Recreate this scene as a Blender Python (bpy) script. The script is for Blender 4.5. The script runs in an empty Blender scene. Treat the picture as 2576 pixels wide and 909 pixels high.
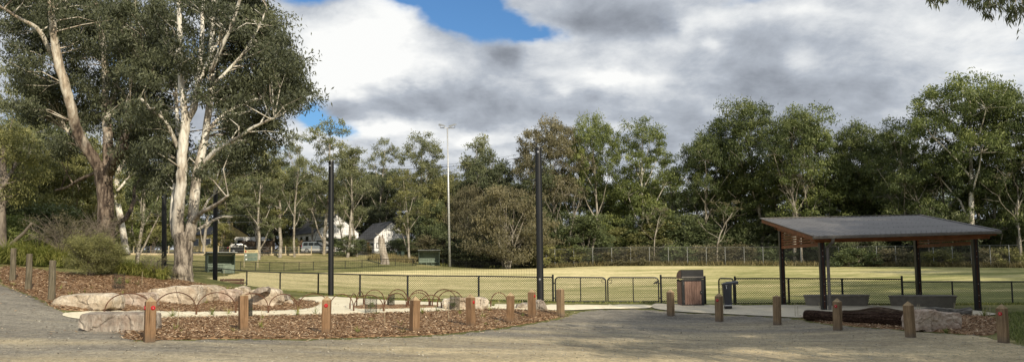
import bpy, bmesh, math, random
import numpy as np
from mathutils import Vector, Matrix, noise as mnoise
from mathutils.geometry import delaunay_2d_cdt

random.seed(7)
scene = bpy.context.scene
COL = scene.collection

# ------------------------------------------------------------------ camera
WPX, F, CX, CY = 2575.0, 1900.0, 1287.5, 524.5
EYE = Vector((0, 0, 1.55))
PITCH = math.atan(151.5 / F)
CR = Matrix.Rotation(math.radians(90) + PITCH, 3, 'X') @ Matrix.Rotation(-0.009, 3, 'Z')
cd = bpy.data.cameras.new('camera')
cam = bpy.data.objects.new('camera', cd)
COL.objects.link(cam)
cam.location = EYE
cam.rotation_euler = CR.to_euler()
cd.sensor_width = 36.0
cd.lens = 36.0 * F / WPX
cd.shift_y = 70.0 / WPX
cd.clip_end = 6000
scene.camera = cam


def ray(px, py):
    return CR @ Vector(((px - CX) / F, -(py - CY) / F, -1.0))


def P(px, py, d):
    """point seen at that place of the survey photograph, d metres into the scene"""
    v = ray(px, py)
    return EYE + v * (d / v.y)


def sz(px, d):
    return px * d / F


# ------------------------------------------------------------------ terrain
BOLL = [  # px, base y, height px, yaw deg, reflectors
    (376, 856, 113, 8, 'FL'), (612, 838, 95, 12, ''), (820, 840, 97, -8, 'F'), (1042, 837, 92, 30, ''),
    (1184, 823, 83, -35, 'R'), (1283, 813, 78, -14, ''), (1338, 801, 72, -24, 'R'), (1410, 795, 70, -32, ''),
    (1687, 795, 67, -30, ''), (1809, 808, 71, -28, 'F'), (1955, 819, 74, -18, ''), (2107, 832, 80, -22, 'F'),
    (2290, 846, 90, -24, ''), (2524, 862, 96, -20, 'F')]
BH = 0.95
ctrl = []
for b in BOLL:
    ctrl.append(P(b[0], b[1], BH * F / b[2]))
for c in [(30, 712, 27), (70, 731, 24.5), (128, 753, 22.3),
          (0, 909, 14), (640, 909, 14.2), (1287, 909, 14.8), (1930, 909, 15.5), (2575, 909, 16),
          (205, 780, 21.5), (145, 793, 20.5), (270, 833, 17.5), (390, 791, 22.5), (600, 791, 24.5), (830, 790, 25.2),
          (430, 772, 25), (650, 780, 25.5), (570, 760, 27.5), (805, 765, 29), (1110, 780, 26.5), (1240, 778, 26.5),
          (350, 692, 32), (300, 720, 28), (200, 700, 28), (90, 672, 33), (265, 655, 38), (460, 705, 34),
          (477, 708, 54), (541, 712, 48.5), (620, 726, 47), (704, 732, 43.5), (800, 739, 39.5), (905, 747, 36), (1025, 754, 33.5),
          (1204, 756.6, 32.5), (1391, 760, 32.5), (1663, 760, 32.5), (1850, 766, 31.5), (2120, 766, 31.3),
          (2271, 768, 31.2), (2397, 765, 32), (2547, 764, 33), (2072, 778.5, 26.5), (2460, 780.6, 26.8), (1760, 770, 30),
          (620, 681, 88), (580, 689, 76), (965, 679, 98), (1290, 675, 113), (1500, 668, 115), (1900, 668, 110), (2300, 670, 100),
          (2575, 673, 90), (300, 640, 116), (620, 641, 118), (830, 641, 119), (1000, 647, 122), (430, 662, 90),
          (660, 664, 106), (900, 660, 108), (1140, 670, 119), (1131, 671, 121)]:
    ctrl.append(P(*c))
for c in [(-60, -40, -.3), (60, -40, -.8), (-60, 20, 2.2), (60, 20, -.4), (-90, 110, 5), (95, 110, .9), (-90, 165, 6.5),
          (0, 165, 5.0), (95, 165, 2.5), (0, -40, -.5), (-25, 0, .2), (25, 0, -.6), (-50, 70, 3.2), (70, 60, .5)]:
    ctrl.append(Vector(c))
cxy = np.array([(c.x, c.y) for c in ctrl]) / 30.0
cz = np.array([c.z for c in ctrl])


def _U(r2):
    return np.where(r2 > 1e-12, 0.5 * r2 * np.log(np.maximum(r2, 1e-12)), 0)


n_ = len(cxy)
K = _U(((cxy[:, None] - cxy[None]) ** 2).sum(-1)) + np.eye(n_) * 0.004
A = np.zeros((n_ + 3, n_ + 3))
A[:n_, :n_] = K
A[:n_, n_] = 1
A[:n_, n_ + 1:] = cxy
A[n_:, :n_] = A[:n_, n_:].T
TPS = np.linalg.solve(A, np.concatenate([cz, np.zeros(3)]))


def gz(x, y):
    x = np.clip(np.asarray(x, float), -95, 95) / 30
    y = np.clip(np.asarray(y, float), -45, 170) / 30
    sh = x.shape
    q = np.stack([x.ravel(), y.ravel()], 1)
    out = np.empty(len(q))
    for i in range(0, len(q), 20000):
        s = q[i:i + 20000]
        u = _U(((s[:, None] - cxy[None]) ** 2).sum(-1))
        out[i:i + 20000] = u @ TPS[:n_] + TPS[n_] + s @ TPS[n_ + 1:]
    return out.reshape(sh)


def GZ(x, y):
    return float(gz(np.array([x]), np.array([y]))[0])


DS = np.concatenate([np.arange(9, 60, .1), np.arange(60, 170, .5)])


def G(px, py):
    """where the line of sight through a photo point meets the ground"""
    v = ray(px, py)
    t = DS / v.y
    zz = EYE.z + v.z * t
    g = gz(v.x * t, DS)
    k = np.argmax(zz <= g)
    if zz[k] > g[k]:
        k = len(DS) - 1
    if k > 0:
        a, b = zz[k - 1] - g[k - 1], g[k] - zz[k]
        w = a / max(a + b, 1e-9)
        d = DS[k - 1] + (DS[k] - DS[k - 1]) * w
    else:
        d = DS[0]
    return Vector((v.x * d / v.y, d, GZ(v.x * d / v.y, d)))


# ------------------------------------------------------------------ materials
def new_mat(name):
    m = bpy.data.materials.new(name)
    m.use_nodes = True
    nt = m.node_tree
    nt.nodes.clear()
    return m, nt, nt.nodes, nt.links


def ramp(nt, fac, cols, pos=None):
    r = nt.nodes.new('ShaderNodeValToRGB')
    e = r.color_ramp.elements
    n = len(cols)
    pos = pos or [.3 + .4 * i / (n - 1) for i in range(n)]
    while len(e) < n:
        e.new(.5)
    for i in range(n):
        e[i].position = pos[i]
        e[i].color = (*cols[i], 1)
    nt.links.new(fac, r.inputs[0])
    return r.outputs[0]


def noise(nt, vec, scale, detail=5, rough=.55, stretch=None):
    if stretch:
        mp = nt.nodes.new('ShaderNodeMapping')
        mp.inputs['Scale'].default_value = stretch
        nt.links.new(vec, mp.inputs[0])
        vec = mp.outputs[0]
    n = nt.nodes.new('ShaderNodeTexNoise')
    n.inputs['Scale'].default_value = scale
    n.inputs['Detail'].default_value = detail
    n.inputs['Roughness'].default_value = rough
    nt.links.new(vec, n.inputs['Vector'])
    return n.outputs[0]


def mix(nt, fac, a, b, mode='MIX'):
    n = nt.nodes.new('ShaderNodeMix')
    n.data_type = 'RGBA'
    n.blend_type = mode
    for s, v in ((0, fac), (6, a), (7, b)):
        if isinstance(v, (int, float)):
            n.inputs[s].default_value = v
        elif isinstance(v, tuple):
            n.inputs[s].default_value = (*v, 1)
        else:
            nt.links.new(v, n.inputs[s])
    return n.outputs[2]


def math_(nt, op, a, b=None, c=None, clamp=False):
    n = nt.nodes.new('ShaderNodeMath')
    n.operation = op
    n.use_clamp = clamp
    for i, v in enumerate((a, b, c)):
        if v is None:
            continue
        if isinstance(v, (int, float)):
            n.inputs[i].default_value = v
        else:
            nt.links.new(v, n.inputs[i])
    return n.outputs[0]


def coords(nt, vary=True):
    tc = nt.nodes.new('ShaderNodeTexCoord')
    if not vary:
        return tc.outputs['Object']
    oi = nt.nodes.new('ShaderNodeObjectInfo')
    m = math_(nt, 'MULTIPLY', oi.outputs['Random'], 37.0)
    va = nt.nodes.new('ShaderNodeVectorMath')
    nt.links.new(tc.outputs['Object'], va.inputs[0])
    cb = nt.nodes.new('ShaderNodeCombineXYZ')
    nt.links.new(m, cb.inputs[0])
    nt.links.new(m, cb.inputs[1])
    nt.links.new(m, cb.inputs[2])
    nt.links.new(cb.outputs[0], va.inputs[1])
    return va.outputs[0]


def principled(nt, col, rough=.8, spec=.3, metal=0.0, bump=None, bstr=.3, bdist=.02):
    p = nt.nodes.new('ShaderNodeBsdfPrincipled')
    p.inputs['Roughness'].default_value = rough
    p.inputs['Specular IOR Level'].default_value = spec
    p.inputs['Metallic'].default_value = metal
    if isinstance(col, tuple):
        p.inputs['Base Color'].default_value = (*col, 1)
    else:
        nt.links.new(col, p.inputs['Base Color'])
    if bump is not None:
        b = nt.nodes.new('ShaderNodeBump')
        b.inputs['Strength'].default_value = bstr
        b.inputs['Distance'].default_value = bdist
        nt.links.new(bump, b.inputs['Height'])
        nt.links.new(b.outputs[0], p.inputs['Normal'])
    return p.outputs[0]


def out(nt, sh):
    o = nt.nodes.new('ShaderNodeOutputMaterial')
    nt.links.new(sh, o.inputs[0])


def M(name, cols, scale=5, rough=.8, spec=.3, metal=0.0, bstr=.3, bdist=.02, bscale=None, stretch=None, detail=6, dirt=.25):
    """noise coloured surface with a second, larger stain pattern and a bump"""
    m, nt, N, L = new_mat(name)
    v = coords(nt)
    n1 = noise(nt, v, scale, detail, .6, stretch)
    c = ramp(nt, n1, cols)
    if dirt:
        n2 = noise(nt, v, scale * .23, 4, .6)
        d = ramp(nt, n2, [(1 - dirt,) * 3, (1 + dirt * .4,) * 3])
        c = mix(nt, 1.0, c, d, 'MULTIPLY')
    n3 = noise(nt, v, bscale or scale * 3, 5, .6, stretch)
    out(nt, principled(nt, c, rough, spec, metal, n3, bstr, bdist))
    return m


def timber_mat(name, cols, foot):
    m, nt, N, L = new_mat(name)
    v = coords(nt)
    st = (5, 5, .3)
    c = ramp(nt, noise(nt, v, 5, 6, .65, st), cols)
    c = mix(nt, .8, c, ramp(nt, noise(nt, v, 16, 5, .7, (4, 4, .12)), [(.42, .40, .38), (1.1, 1.1, 1.1)], [.34, .48]), 'MULTIPLY')
    c = mix(nt, .6, c, ramp(nt, noise(nt, v, 2.4, 4, .6), [(.62, .62, .64), (1.15, 1.12, 1.08)]), 'MULTIPLY')
    tc = N.new('ShaderNodeTexCoord')
    s = N.new('ShaderNodeSeparateXYZ')
    L.new(tc.outputs['Object'], s.inputs[0])
    z = math_(nt, 'MULTIPLY_ADD', noise(nt, v, 9, 4), .22, s.outputs[2])
    f = ramp(nt, z, [(1, 1, 1), (0, 0, 0)], [.10, .30])
    c = mix(nt, f, c, foot)
    out(nt, principled(nt, c, .88, .15, 0, noise(nt, v, 14, 5, .7, (4, 4, .15)), .5, .012))
    return m


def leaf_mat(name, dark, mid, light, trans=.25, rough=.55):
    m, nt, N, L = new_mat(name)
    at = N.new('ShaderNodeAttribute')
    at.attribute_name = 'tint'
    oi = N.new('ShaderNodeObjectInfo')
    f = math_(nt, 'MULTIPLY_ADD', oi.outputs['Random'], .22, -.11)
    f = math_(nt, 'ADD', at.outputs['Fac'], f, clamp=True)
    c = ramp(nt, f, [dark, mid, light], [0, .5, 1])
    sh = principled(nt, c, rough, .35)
    t = N.new('ShaderNodeBsdfTranslucent')
    L.new(mix(nt, 1.0, c, (1.0, 1.1, .6), 'MULTIPLY'), t.inputs[0])
    mx = N.new('ShaderNodeMixShader')
    mx.inputs[0].default_value = trans
    L.new(sh, mx.inputs[1])
    L.new(t.outputs[0], mx.inputs[2])
    out(nt, mx.outputs[0])
    return m


def bark_mat(name, pale, tan, dark, zlo=None, zhi=None, rough_cols=None, sc=1.0):
    """smooth gum bark in peeling patches; below zlo the rough dark butt of the trunk"""
    m, nt, N, L = new_mat(name)
    v = coords(nt)
    n1 = noise(nt, v, 2.2 * sc, 6, .65, (1, 1, .22))
    c = ramp(nt, n1, [dark, tan, pale, pale], [.36, .45, .54, .72])
    n2 = noise(nt, v, 9 * sc, 4, .7, (1, 1, .3))
    c = mix(nt, .55, c, ramp(nt, n2, [(.30, .28, .25), (1.15, 1.13, 1.1)], [.32, .62]), 'MULTIPLY')
    n3 = noise(nt, v, 6 * sc, 6, .7, (1, 1, .2))
    if zlo is not None:
        tc = N.new('ShaderNodeTexCoord')
        s = N.new('ShaderNodeSeparateXYZ')
        L.new(tc.outputs['Object'], s.inputs[0])
        z = math_(nt, 'MULTIPLY_ADD', math_(nt, 'SUBTRACT', n1, .5), 5.0, s.outputs[2])
        mr = N.new('ShaderNodeMapRange')
        mr.inputs[1].default_value = zlo
        mr.inputs[2].default_value = zhi
        L.new(z, mr.inputs[0])
        n4 = noise(nt, v, 5.5 * sc, 6, .7, (1, 1, .25))
        rc = ramp(nt, n4, rough_cols, [.40, .5, .60])
        c = mix(nt, mr.outputs[0], rc, c)
    out(nt, principled(nt, c, .85, .2, 0, n3, .6, .03))
    return m


def flat(name, col, rough=.6, spec=.4, metal=0.0, sc=14):
    d = tuple(x * .72 for x in col)
    l = tuple(min(1, x * 1.18) for x in col)
    return M(name, [d, col, l], sc, rough, spec, metal, .08, .005, dirt=.2)


def gravel_mat():
    m, nt, N, L = new_mat('gravel')
    v = coords(nt, False)
    s = N.new('ShaderNodeSeparateXYZ')
    L.new(v, s.inputs[0])
    big = math_(nt, 'ADD', math_(nt, 'MULTIPLY', noise(nt, v, .32, 4, .6, (.55, 1.3, 1)), .5), math_(nt, 'MULTIPLY', noise(nt, v, .9, 4, .6, (.10, 1.3, 1)), .5))
    y = math_(nt, 'MULTIPLY_ADD', s.outputs[1], -.085, 1.78)
    y = math_(nt, 'MULTIPLY_ADD', s.outputs[0], .042, y)
    f = math_(nt, 'ADD', y, math_(nt, 'MULTIPLY_ADD', big, 3.2, -1.40), clamp=True)
    grey = ramp(nt, noise(nt, v, 3.0, 6, .7), [(.25, .236, .208), (.36, .338, .292)])
    tan = ramp(nt, noise(nt, v, 2.2, 6, .65), [(.52, .44, .29), (.74, .64, .43)])
    c = mix(nt, f, grey, tan)
    c = mix(nt, .9, c, ramp(nt, noise(nt, v, .55, 5, .65, (.25, 1.2, 1)), [(.66, .66, .68), (1.18, 1.16, 1.12)], [.36, .62]), 'MULTIPLY')
    med = ramp(nt, noise(nt, v, 9, 5, .75), [(.64, .64, .64), (1.25, 1.23, 1.19)], [.33, .66])
    c = mix(nt, .9, c, med, 'MULTIPLY')
    vo = N.new('ShaderNodeTexVoronoi')
    vo.inputs['Scale'].default_value = 38
    L.new(v, vo.inputs['Vector'])
    vd = N.new('ShaderNodeVectorMath')
    dn = N.new('ShaderNodeTexNoise')
    dn.inputs['Scale'].default_value = 11
    dn.inputs['Detail'].default_value = 4
    L.new(v, dn.inputs['Vector'])
    dm = N.new('ShaderNodeVectorMath')
    dm.operation = 'SCALE'
    dm.inputs[3].default_value = .35
    L.new(dn.outputs['Color'], dm.inputs[0])
    L.new(v, vd.inputs[0])
    L.new(dm.outputs[0], vd.inputs[1])
    L.new(vd.outputs[0], vo.inputs['Vector'])
    sp = ramp(nt, vo.outputs['Color'], [(.65, .65, .65), (1, 1, 1), (1.32, 1.3, 1.26)], [.1, .5, .95])
    c = mix(nt, .5, c, sp, 'MULTIPLY')
    h = math_(nt, 'ADD', vo.outputs['Distance'], noise(nt, v, 14, 5, .7))
    out(nt, principled(nt, c, .95, .15, 0, h, .7, .035))
    return m


def field_mat():
    m, nt, N, L = new_mat('mown_grass')
    v = coords(nt, False)
    s = N.new('ShaderNodeSeparateXYZ')
    L.new(v, s.inputs[0])
    st = noise(nt, v, .16, 5, .6, (.35, 1.1, 1))
    fine = noise(nt, v, 1.3, 5, .7, (.45, 1.2, 1))
    far = math_(nt, 'MULTIPLY_ADD', s.outputs[1], .0080, -.20)
    xl = math_(nt, 'MULTIPLY', s.outputs[0], -.009)
    f = math_(nt, 'ADD', math_(nt, 'ADD', far, xl), math_(nt, 'MULTIPLY_ADD', st, 2.3, -.90))
    f = math_(nt, 'ADD', f, math_(nt, 'MULTIPLY_ADD', fine, 1.7, -.85), clamp=True)
    c = ramp(nt, f, [(.21, .225, .085), (.40, .38, .17), (.62, .55, .30), (.76, .66, .38)], [0, .35, .7, 1])
    sp = ramp(nt, noise(nt, v, 3.5, 7, .8, (.6, 1, 1)), [(.58, .60, .54), (1.25, 1.22, 1.16)], [.34, .64])
    c = mix(nt, .85, c, sp, 'MULTIPLY')
    out(nt, principled(nt, c, .95, .1, 0, noise(nt, v, 16, 4, .7), .5, .05))
    return m


def ground_mat():
    m, nt, N, L = new_mat('rough_grass')
    v = coords(nt, False)
    s = N.new('ShaderNodeSeparateXYZ')
    L.new(v, s.inputs[0])
    a = noise(nt, v, .25, 6, .65)
    b = noise(nt, v, 2.3, 6, .7)
    f = math_(nt, 'ADD', math_(nt, 'MULTIPLY', a, .55), math_(nt, 'MULTIPLY', b, .45))
    # the bank below the road is drier and paler than the ground under the trees
    dry = math_(nt, 'MULTIPLY_ADD', s.outputs[0], -.03, .2, clamp=True)
    dry = math_(nt, 'MULTIPLY', dry, math_(nt, 'MULTIPLY_ADD', s.outputs[1], .04, -3.6, clamp=True))
    f = math_(nt, 'MULTIPLY_ADD', dry, .11, f)
    c = ramp(nt, f, [(.065, .062, .032), (.13, .14, .052), (.24, .23, .10), (.42, .36, .19)], [.32, .45, .56, .68])
    sp = ramp(nt, noise(nt, v, 9, 5, .75), [(.6, .6, .58), (1.3, 1.28, 1.2)], [.32, .7])
    c = mix(nt, .8, c, sp, 'MULTIPLY')
    out(nt, principled(nt, c, .95, .1, 0, noise(nt, v, 12, 5, .7), .7, .08))
    return m


def mulch_mat():
    m, nt, N, L = new_mat('bark_mulch')
    v = coords(nt, False)
    vo = N.new('ShaderNodeTexVoronoi')
    vo.inputs['Scale'].default_value = 17
    mp = N.new('ShaderNodeMapping')
    mp.inputs['Scale'].default_value = (.6, 1.4, 1)
    L.new(v, mp.inputs[0])
    L.new(mp.outputs[0], vo.inputs['Vector'])
    c = ramp(nt, vo.outputs['Color'], [(.11, .066, .038), (.24, .145, .082), (.36, .235, .14), (.52, .385, .25)], [.1, .4, .7, .95])
    c = mix(nt, .8, c, ramp(nt, noise(nt, v, 1.2, 5, .7), [(.75, .72, .7), (1.2, 1.18, 1.15)]), 'MULTIPLY')
    out(nt, principled(nt, c, .95, .1, 0, vo.outputs['Distance'], .9, .04))
    return m


def rock_mat(name, dark, mid, light, stain, stretch=(1, 1, 1.4)):
    m, nt, N, L = new_mat(name)
    v = coords(nt)
    c = ramp(nt, noise(nt, v, 1.7, 7, .62, stretch), [dark, mid, light], [.34, .5, .64])
    c = mix(nt, ramp(nt, noise(nt, v, 2.7, 6, .7), [(0, 0, 0), (.6, .6, .6)], [.50, .64]), c, stain)
    vo = N.new('ShaderNodeTexVoronoi')
    vo.feature = 'DISTANCE_TO_EDGE'
    vo.inputs['Scale'].default_value = 1.5
    wv = N.new('ShaderNodeMix')
    wv.data_type = 'RGBA'
    nn = N.new('ShaderNodeTexNoise')
    nn.inputs['Scale'].default_value = 3
    L.new(v, nn.inputs['Vector'])
    wv.inputs[0].default_value = .25
    L.new(v, wv.inputs[6])
    L.new(nn.outputs['Color'], wv.inputs[7])
    L.new(wv.outputs[2], vo.inputs['Vector'])
    cr = ramp(nt, vo.outputs['Distance'], [(.55, .52, .5), (1, 1, 1)], [.0, .014])
    c = mix(nt, .8, c, cr, 'MULTIPLY')
    c = mix(nt, .8, c, ramp(nt, noise(nt, v, 11, 6, .75, stretch), [(.62, .6, .58), (1.2, 1.19, 1.17)], [.32, .66]), 'MULTIPLY')
    h = math_(nt, 'ADD', noise(nt, v, 7, 7, .72, stretch), math_(nt, 'MULTIPLY', math_(nt, 'MINIMUM', vo.outputs['Distance'], .05), 12.0))
    out(nt, principled(nt, c, .92, .15, 0, h, .9, .06))
    return m


def concrete_mat(name, a, b):
    m, nt, N, L = new_mat(name)
    v = coords(nt, False)
    c = ramp(nt, noise(nt, v, .8, 7, .65), [a, b])
    c = mix(nt, .7, c, ramp(nt, noise(nt, v, 22, 4, .7), [(.8, .8, .78), (1.12, 1.12, 1.1)]), 'MULTIPLY')
    c = mix(nt, .5, c, ramp(nt, noise(nt, v, 3.1, 5, .8), [(.62, .56, .46), (1.05, 1.05, 1.05)], [.3, .45]), 'MULTIPLY')
    out(nt, principled(nt, c, .9, .2, 0, noise(nt, v, 40, 3), .2, .01))
    return m


def tint_mat(name, cols, rough=.9, pos=None):
    m, nt, N, L = new_mat(name)
    at = N.new('ShaderNodeAttribute')
    at.attribute_name = 'tint'
    c = ramp(nt, at.outputs['Fac'], cols, pos or [i / (len(cols) - 1) for i in range(len(cols))])
    out(nt, principled(nt, c, rough, .2))
    return m


MT = dict(
    timber=timber_mat('bollard_timber', [(.13, .076, .042), (.215, .135, .078), (.29, .192, .118)], (.12, .092, .068)),
    timber_grey=timber_mat('weathered_bollard_timber', [(.14, .098, .060), (.23, .166, .102), (.31, .235, .15)], (.15, .125, .10)),
    endgrain=M('sawn_end_grain', [(.26, .18, .10), (.37, .28, .17), (.44, .35, .23)], 18, .9, .15),
    oldpost=M('grey_log_post', [(.07, .06, .042), (.15, .13, .092), (.23, .20, .15)], 7, .9, .15, bstr=.8, stretch=(4, 4, .2)),
    red=flat('red_reflector', (.45, .008, .016), .25, .6),
    silver=flat('bright_metal', (.6, .6, .6), .3, .5, .9),
    black=flat('black_powdercoat', (.011, .012, .014), .42, .45),
    blackpole=flat('black_pole_paint', (.009, .010, .012), .38, .5),
    net=flat('net_cord', (.02, .021, .02), .9, .1),
    galv=flat('galvanised_steel', (.58, .59, .60), .5, .5, .55),
    galvpost=flat('dull_galvanised_post', (.30, .31, .31), .6, .4, .3),
    galvwire=flat('dull_wire', (.12, .125, .12), .7, .3, .2),
    rust=M('rusted_steel', [(.06, .028, .017), (.115, .055, .032), (.16, .085, .052)], 16, .8, .3),
    guard=flat('dark_plant_mesh', (.05, .045, .038), .8, .2),
    sand=rock_mat('tan_sandstone', (.35, .285, .215), (.53, .46, .365), (.70, .64, .54), (.45, .35, .265)),
    sandp=rock_mat('pink_sandstone', (.28, .21, .17), (.44, .355, .29), (.60, .53, .455), (.37, .26, .205)),
    sandg=rock_mat('grey_brown_sandstone', (.19, .16, .135), (.34, .30, .26), (.50, .455, .395), (.27, .20, .16), (1.8, 1.8, .6)),
    log=M('dark_log_bark', [(.016, .010, .008), (.055, .033, .024), (.12, .078, .055)], 9, .95, .1, bstr=1.0, bdist=.06, stretch=(.25, 2.2, 2.2)),
    log2=M('brown_log_bark', [(.035, .024, .018), (.10, .07, .05), (.19, .15, .11)], 9, .95, .1, bstr=1.0, bdist=.05, stretch=(.25, 2.2, 2.2)),
    drift=M('grey_driftwood', [(.07, .066, .06), (.19, .182, .165), (.33, .32, .29)], 8, .95, .1, bstr=1.0, bdist=.04, stretch=(.25, 2, 2)),
    redwood=M('red_stained_timber', [(.13, .046, .018), (.23, .085, .034), (.30, .125, .05)], 6, .6, .3, stretch=(.5, 3, 3)),
    darkred=M('dark_red_timber', [(.03, .012, .008), (.05, .02, .012), (.07, .028, .016)], 6, .6, .3, stretch=(.5, 3, 3)),
    slat=M('brown_composite_slats', [(.15, .088, .066), (.215, .13, .10), (.265, .165, .128)], 5, .6, .3, stretch=(3, 3, .4)),
    roof=flat('grey_roof_sheet', (.115, .109, .106), .5, .4, .05, 1.2),
    gutter=flat('brown_grey_gutter', (.14, .13, .12), .4, .5),
    fountain=flat('blue_black_enamel', (.022, .026, .036), .35, .5),
    bench_c=M('grey_cast_bench', [(.15, .138, .116), (.185, .17, .145), (.215, .198, .17)], 5, .7, .3, dirt=.15),
    green=M('green_corrugated', [(.12, .165, .13), (.175, .225, .18), (.22, .27, .22)], 4, .6, .35, dirt=.3),
    green_d=flat('dark_green_trim', (.05, .075, .06), .6, .3),
    cream=flat('cream_paint', (.62, .50, .25), .7, .2),
    creamsign=flat('cream_sign_board', (.62, .52, .30), .6, .3),
    white=flat('white_render', (.80, .80, .80), .8, .2, 0, 2),
    rooftile=M('charcoal_roof', [(.035, .037, .044), (.06, .063, .072), (.085, .088, .098)], 3, .7, .3, stretch=(1, 1, 4)),
    roofgrey=flat('pale_grey_roof', (.26, .28, .31), .5, .4, .1, 2),
    glass=flat('dark_window_glass', (.02, .025, .03), .08, .6),
    orange=M('orange_timber_door', [(.36, .13, .03), (.5, .2, .05), (.58, .26, .08)], 4, .6, .3, stretch=(3, 3, .4)),
    brownfence=M('brown_palings', [(.07, .048, .032), (.12, .085, .056), (.17, .125, .085)], 3, .9, .15, stretch=(4, 4, .3)),
    palepost=M('pale_timber_post', [(.34, .28, .18), (.50, .42, .28), (.58, .5, .36)], 6, .85, .2, stretch=(3, 3, .3)),
    carbody=flat('silver_blue_car_paint', (.30, .35, .40), .25, .5, .35),
    carlow=flat('pale_car_lower_trim', (.55, .55, .54), .4, .5, .2),
    cardark=flat('black_car_paint', (.012, .014, .017), .22, .6),
    tyre=flat('tyre_rubber', (.018, .018, .018), .85, .2),
    benchwood=M('dark_bench_slats', [(.055, .028, .02), (.09, .048, .034), (.12, .07, .05)], 6, .6, .3, stretch=(.4, 3, 3)),
    stick=M('bamboo_stake', [(.30, .26, .17), (.44, .38, .26), (.55, .48, .34)], 9, .8, .2),
    stump=bark_mat('stump_bark', (.42, .38, .33), (.28, .24, .2), (.11, .09, .075)),
    asphalt=M('asphalt', [(.045, .047, .05), (.06, .062, .065), (.08, .08, .082)], 6, .9, .2),
    bird=flat('magpie_feathers', (.02, .02, .022), .7, .3),
    gravel=gravel_mat(), field=field_mat(), ground=ground_mat(), mulch=mulch_mat(),
    path=concrete_mat('pale_concrete', (.66, .60, .45), (.82, .76, .60)),
    pad=concrete_mat('pad_concrete', (.46, .42, .34), (.60, .55, .44)),
    chips=tint_mat('wood_chips', [(.10, .058, .033), (.25, .148, .082), (.40, .265, .155), (.68, .54, .38)]),
    litter=tint_mat('dry_leaf_litter', [(.20, .14, .09), (.34, .25, .16), (.50, .40, .27), (.66, .56, .42)]),
    stones=tint_mat('loose_stone', [(.18, .175, .165), (.32, .31, .27), (.52, .48, .38)]),
    blade=leaf_mat('strap_leaves', (0.058, 0.081, 0.023), (0.187, 0.216, 0.053), (0.472, 0.441, 0.134), .2),
    bladedry=leaf_mat('dry_grass', (.10, .09, .035), (.24, .2, .09), (.42, .35, .18), .2),
    leaf_dark=leaf_mat('dark_gum_leaves', (0.056, 0.069, 0.036), (0.100, 0.119, 0.060), (0.206, 0.227, 0.112), .2),
    leaf_big=leaf_mat('big_gum_leaves', (0.038, 0.044, 0.028), (0.092, 0.105, 0.059), (0.200, 0.210, 0.122), .22),
    leaf_grey=leaf_mat('grey_green_gum_leaves', (0.082, 0.093, 0.049), (0.154, 0.170, 0.086), (0.306, 0.312, 0.159)),
    leaf_olive=leaf_mat('olive_leaves', (0.095, 0.100, 0.041), (0.180, 0.183, 0.071), (0.361, 0.343, 0.138)),
    leaf_brown=leaf_mat('brownish_gum_leaves', (0.081, 0.077, 0.047), (0.149, 0.136, 0.079), (0.278, 0.247, 0.147)),
    leaf_green=leaf_mat('fresh_green_leaves', (0.066, 0.088, 0.032), (0.131, 0.163, 0.054), (0.292, 0.322, 0.107)),
    leaf_deep=leaf_mat('deep_green_leaves', (0.046, 0.066, 0.033), (0.086, 0.110, 0.048), (0.184, 0.215, 0.091), .15),
    leaf_shaded=leaf_mat('shaded_gum_leaves', (0.041, 0.059, 0.022), (0.084, 0.109, 0.037), (0.203, 0.227, 0.076), .2),  # cloud shade on the right-hand trees, put into a darker leaf colour
    leaf_yellow=leaf_mat('yellow_green_leaves', (.07, .08, .02), (.17, .18, .05), (.3, .29, .1)),
    bark_white=bark_mat('white_gum_bark', (.70, .68, .62), (.48, .43, .36), (.16, .145, .13)),
    bark_a=bark_mat('gum_bark_rough_below', (.64, .60, .52), (.43, .36, .28), (.15, .13, .11), 6.0, 8.0,
                    [(.04, .03, .024), (.12, .09, .07), (.24, .195, .155)]),
    bark_b=bark_mat('gum_bark_flaky_below', (.74, .72, .66), (.50, .45, .38), (.17, .155, .14), 2.0, 5.0,
                    [(.06, .05, .042), (.20, .17, .14), (.38, .335, .28)]),
    bark_far=bark_mat('pale_far_bark', (.42, .39, .34), (.26, .23, .19), (.10, .09, .078), sc=1.0),
    bark_dark=bark_mat('dark_far_bark', (.22, .19, .16), (.13, .11, .09), (.05, .043, .036), sc=.7),
)


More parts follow.
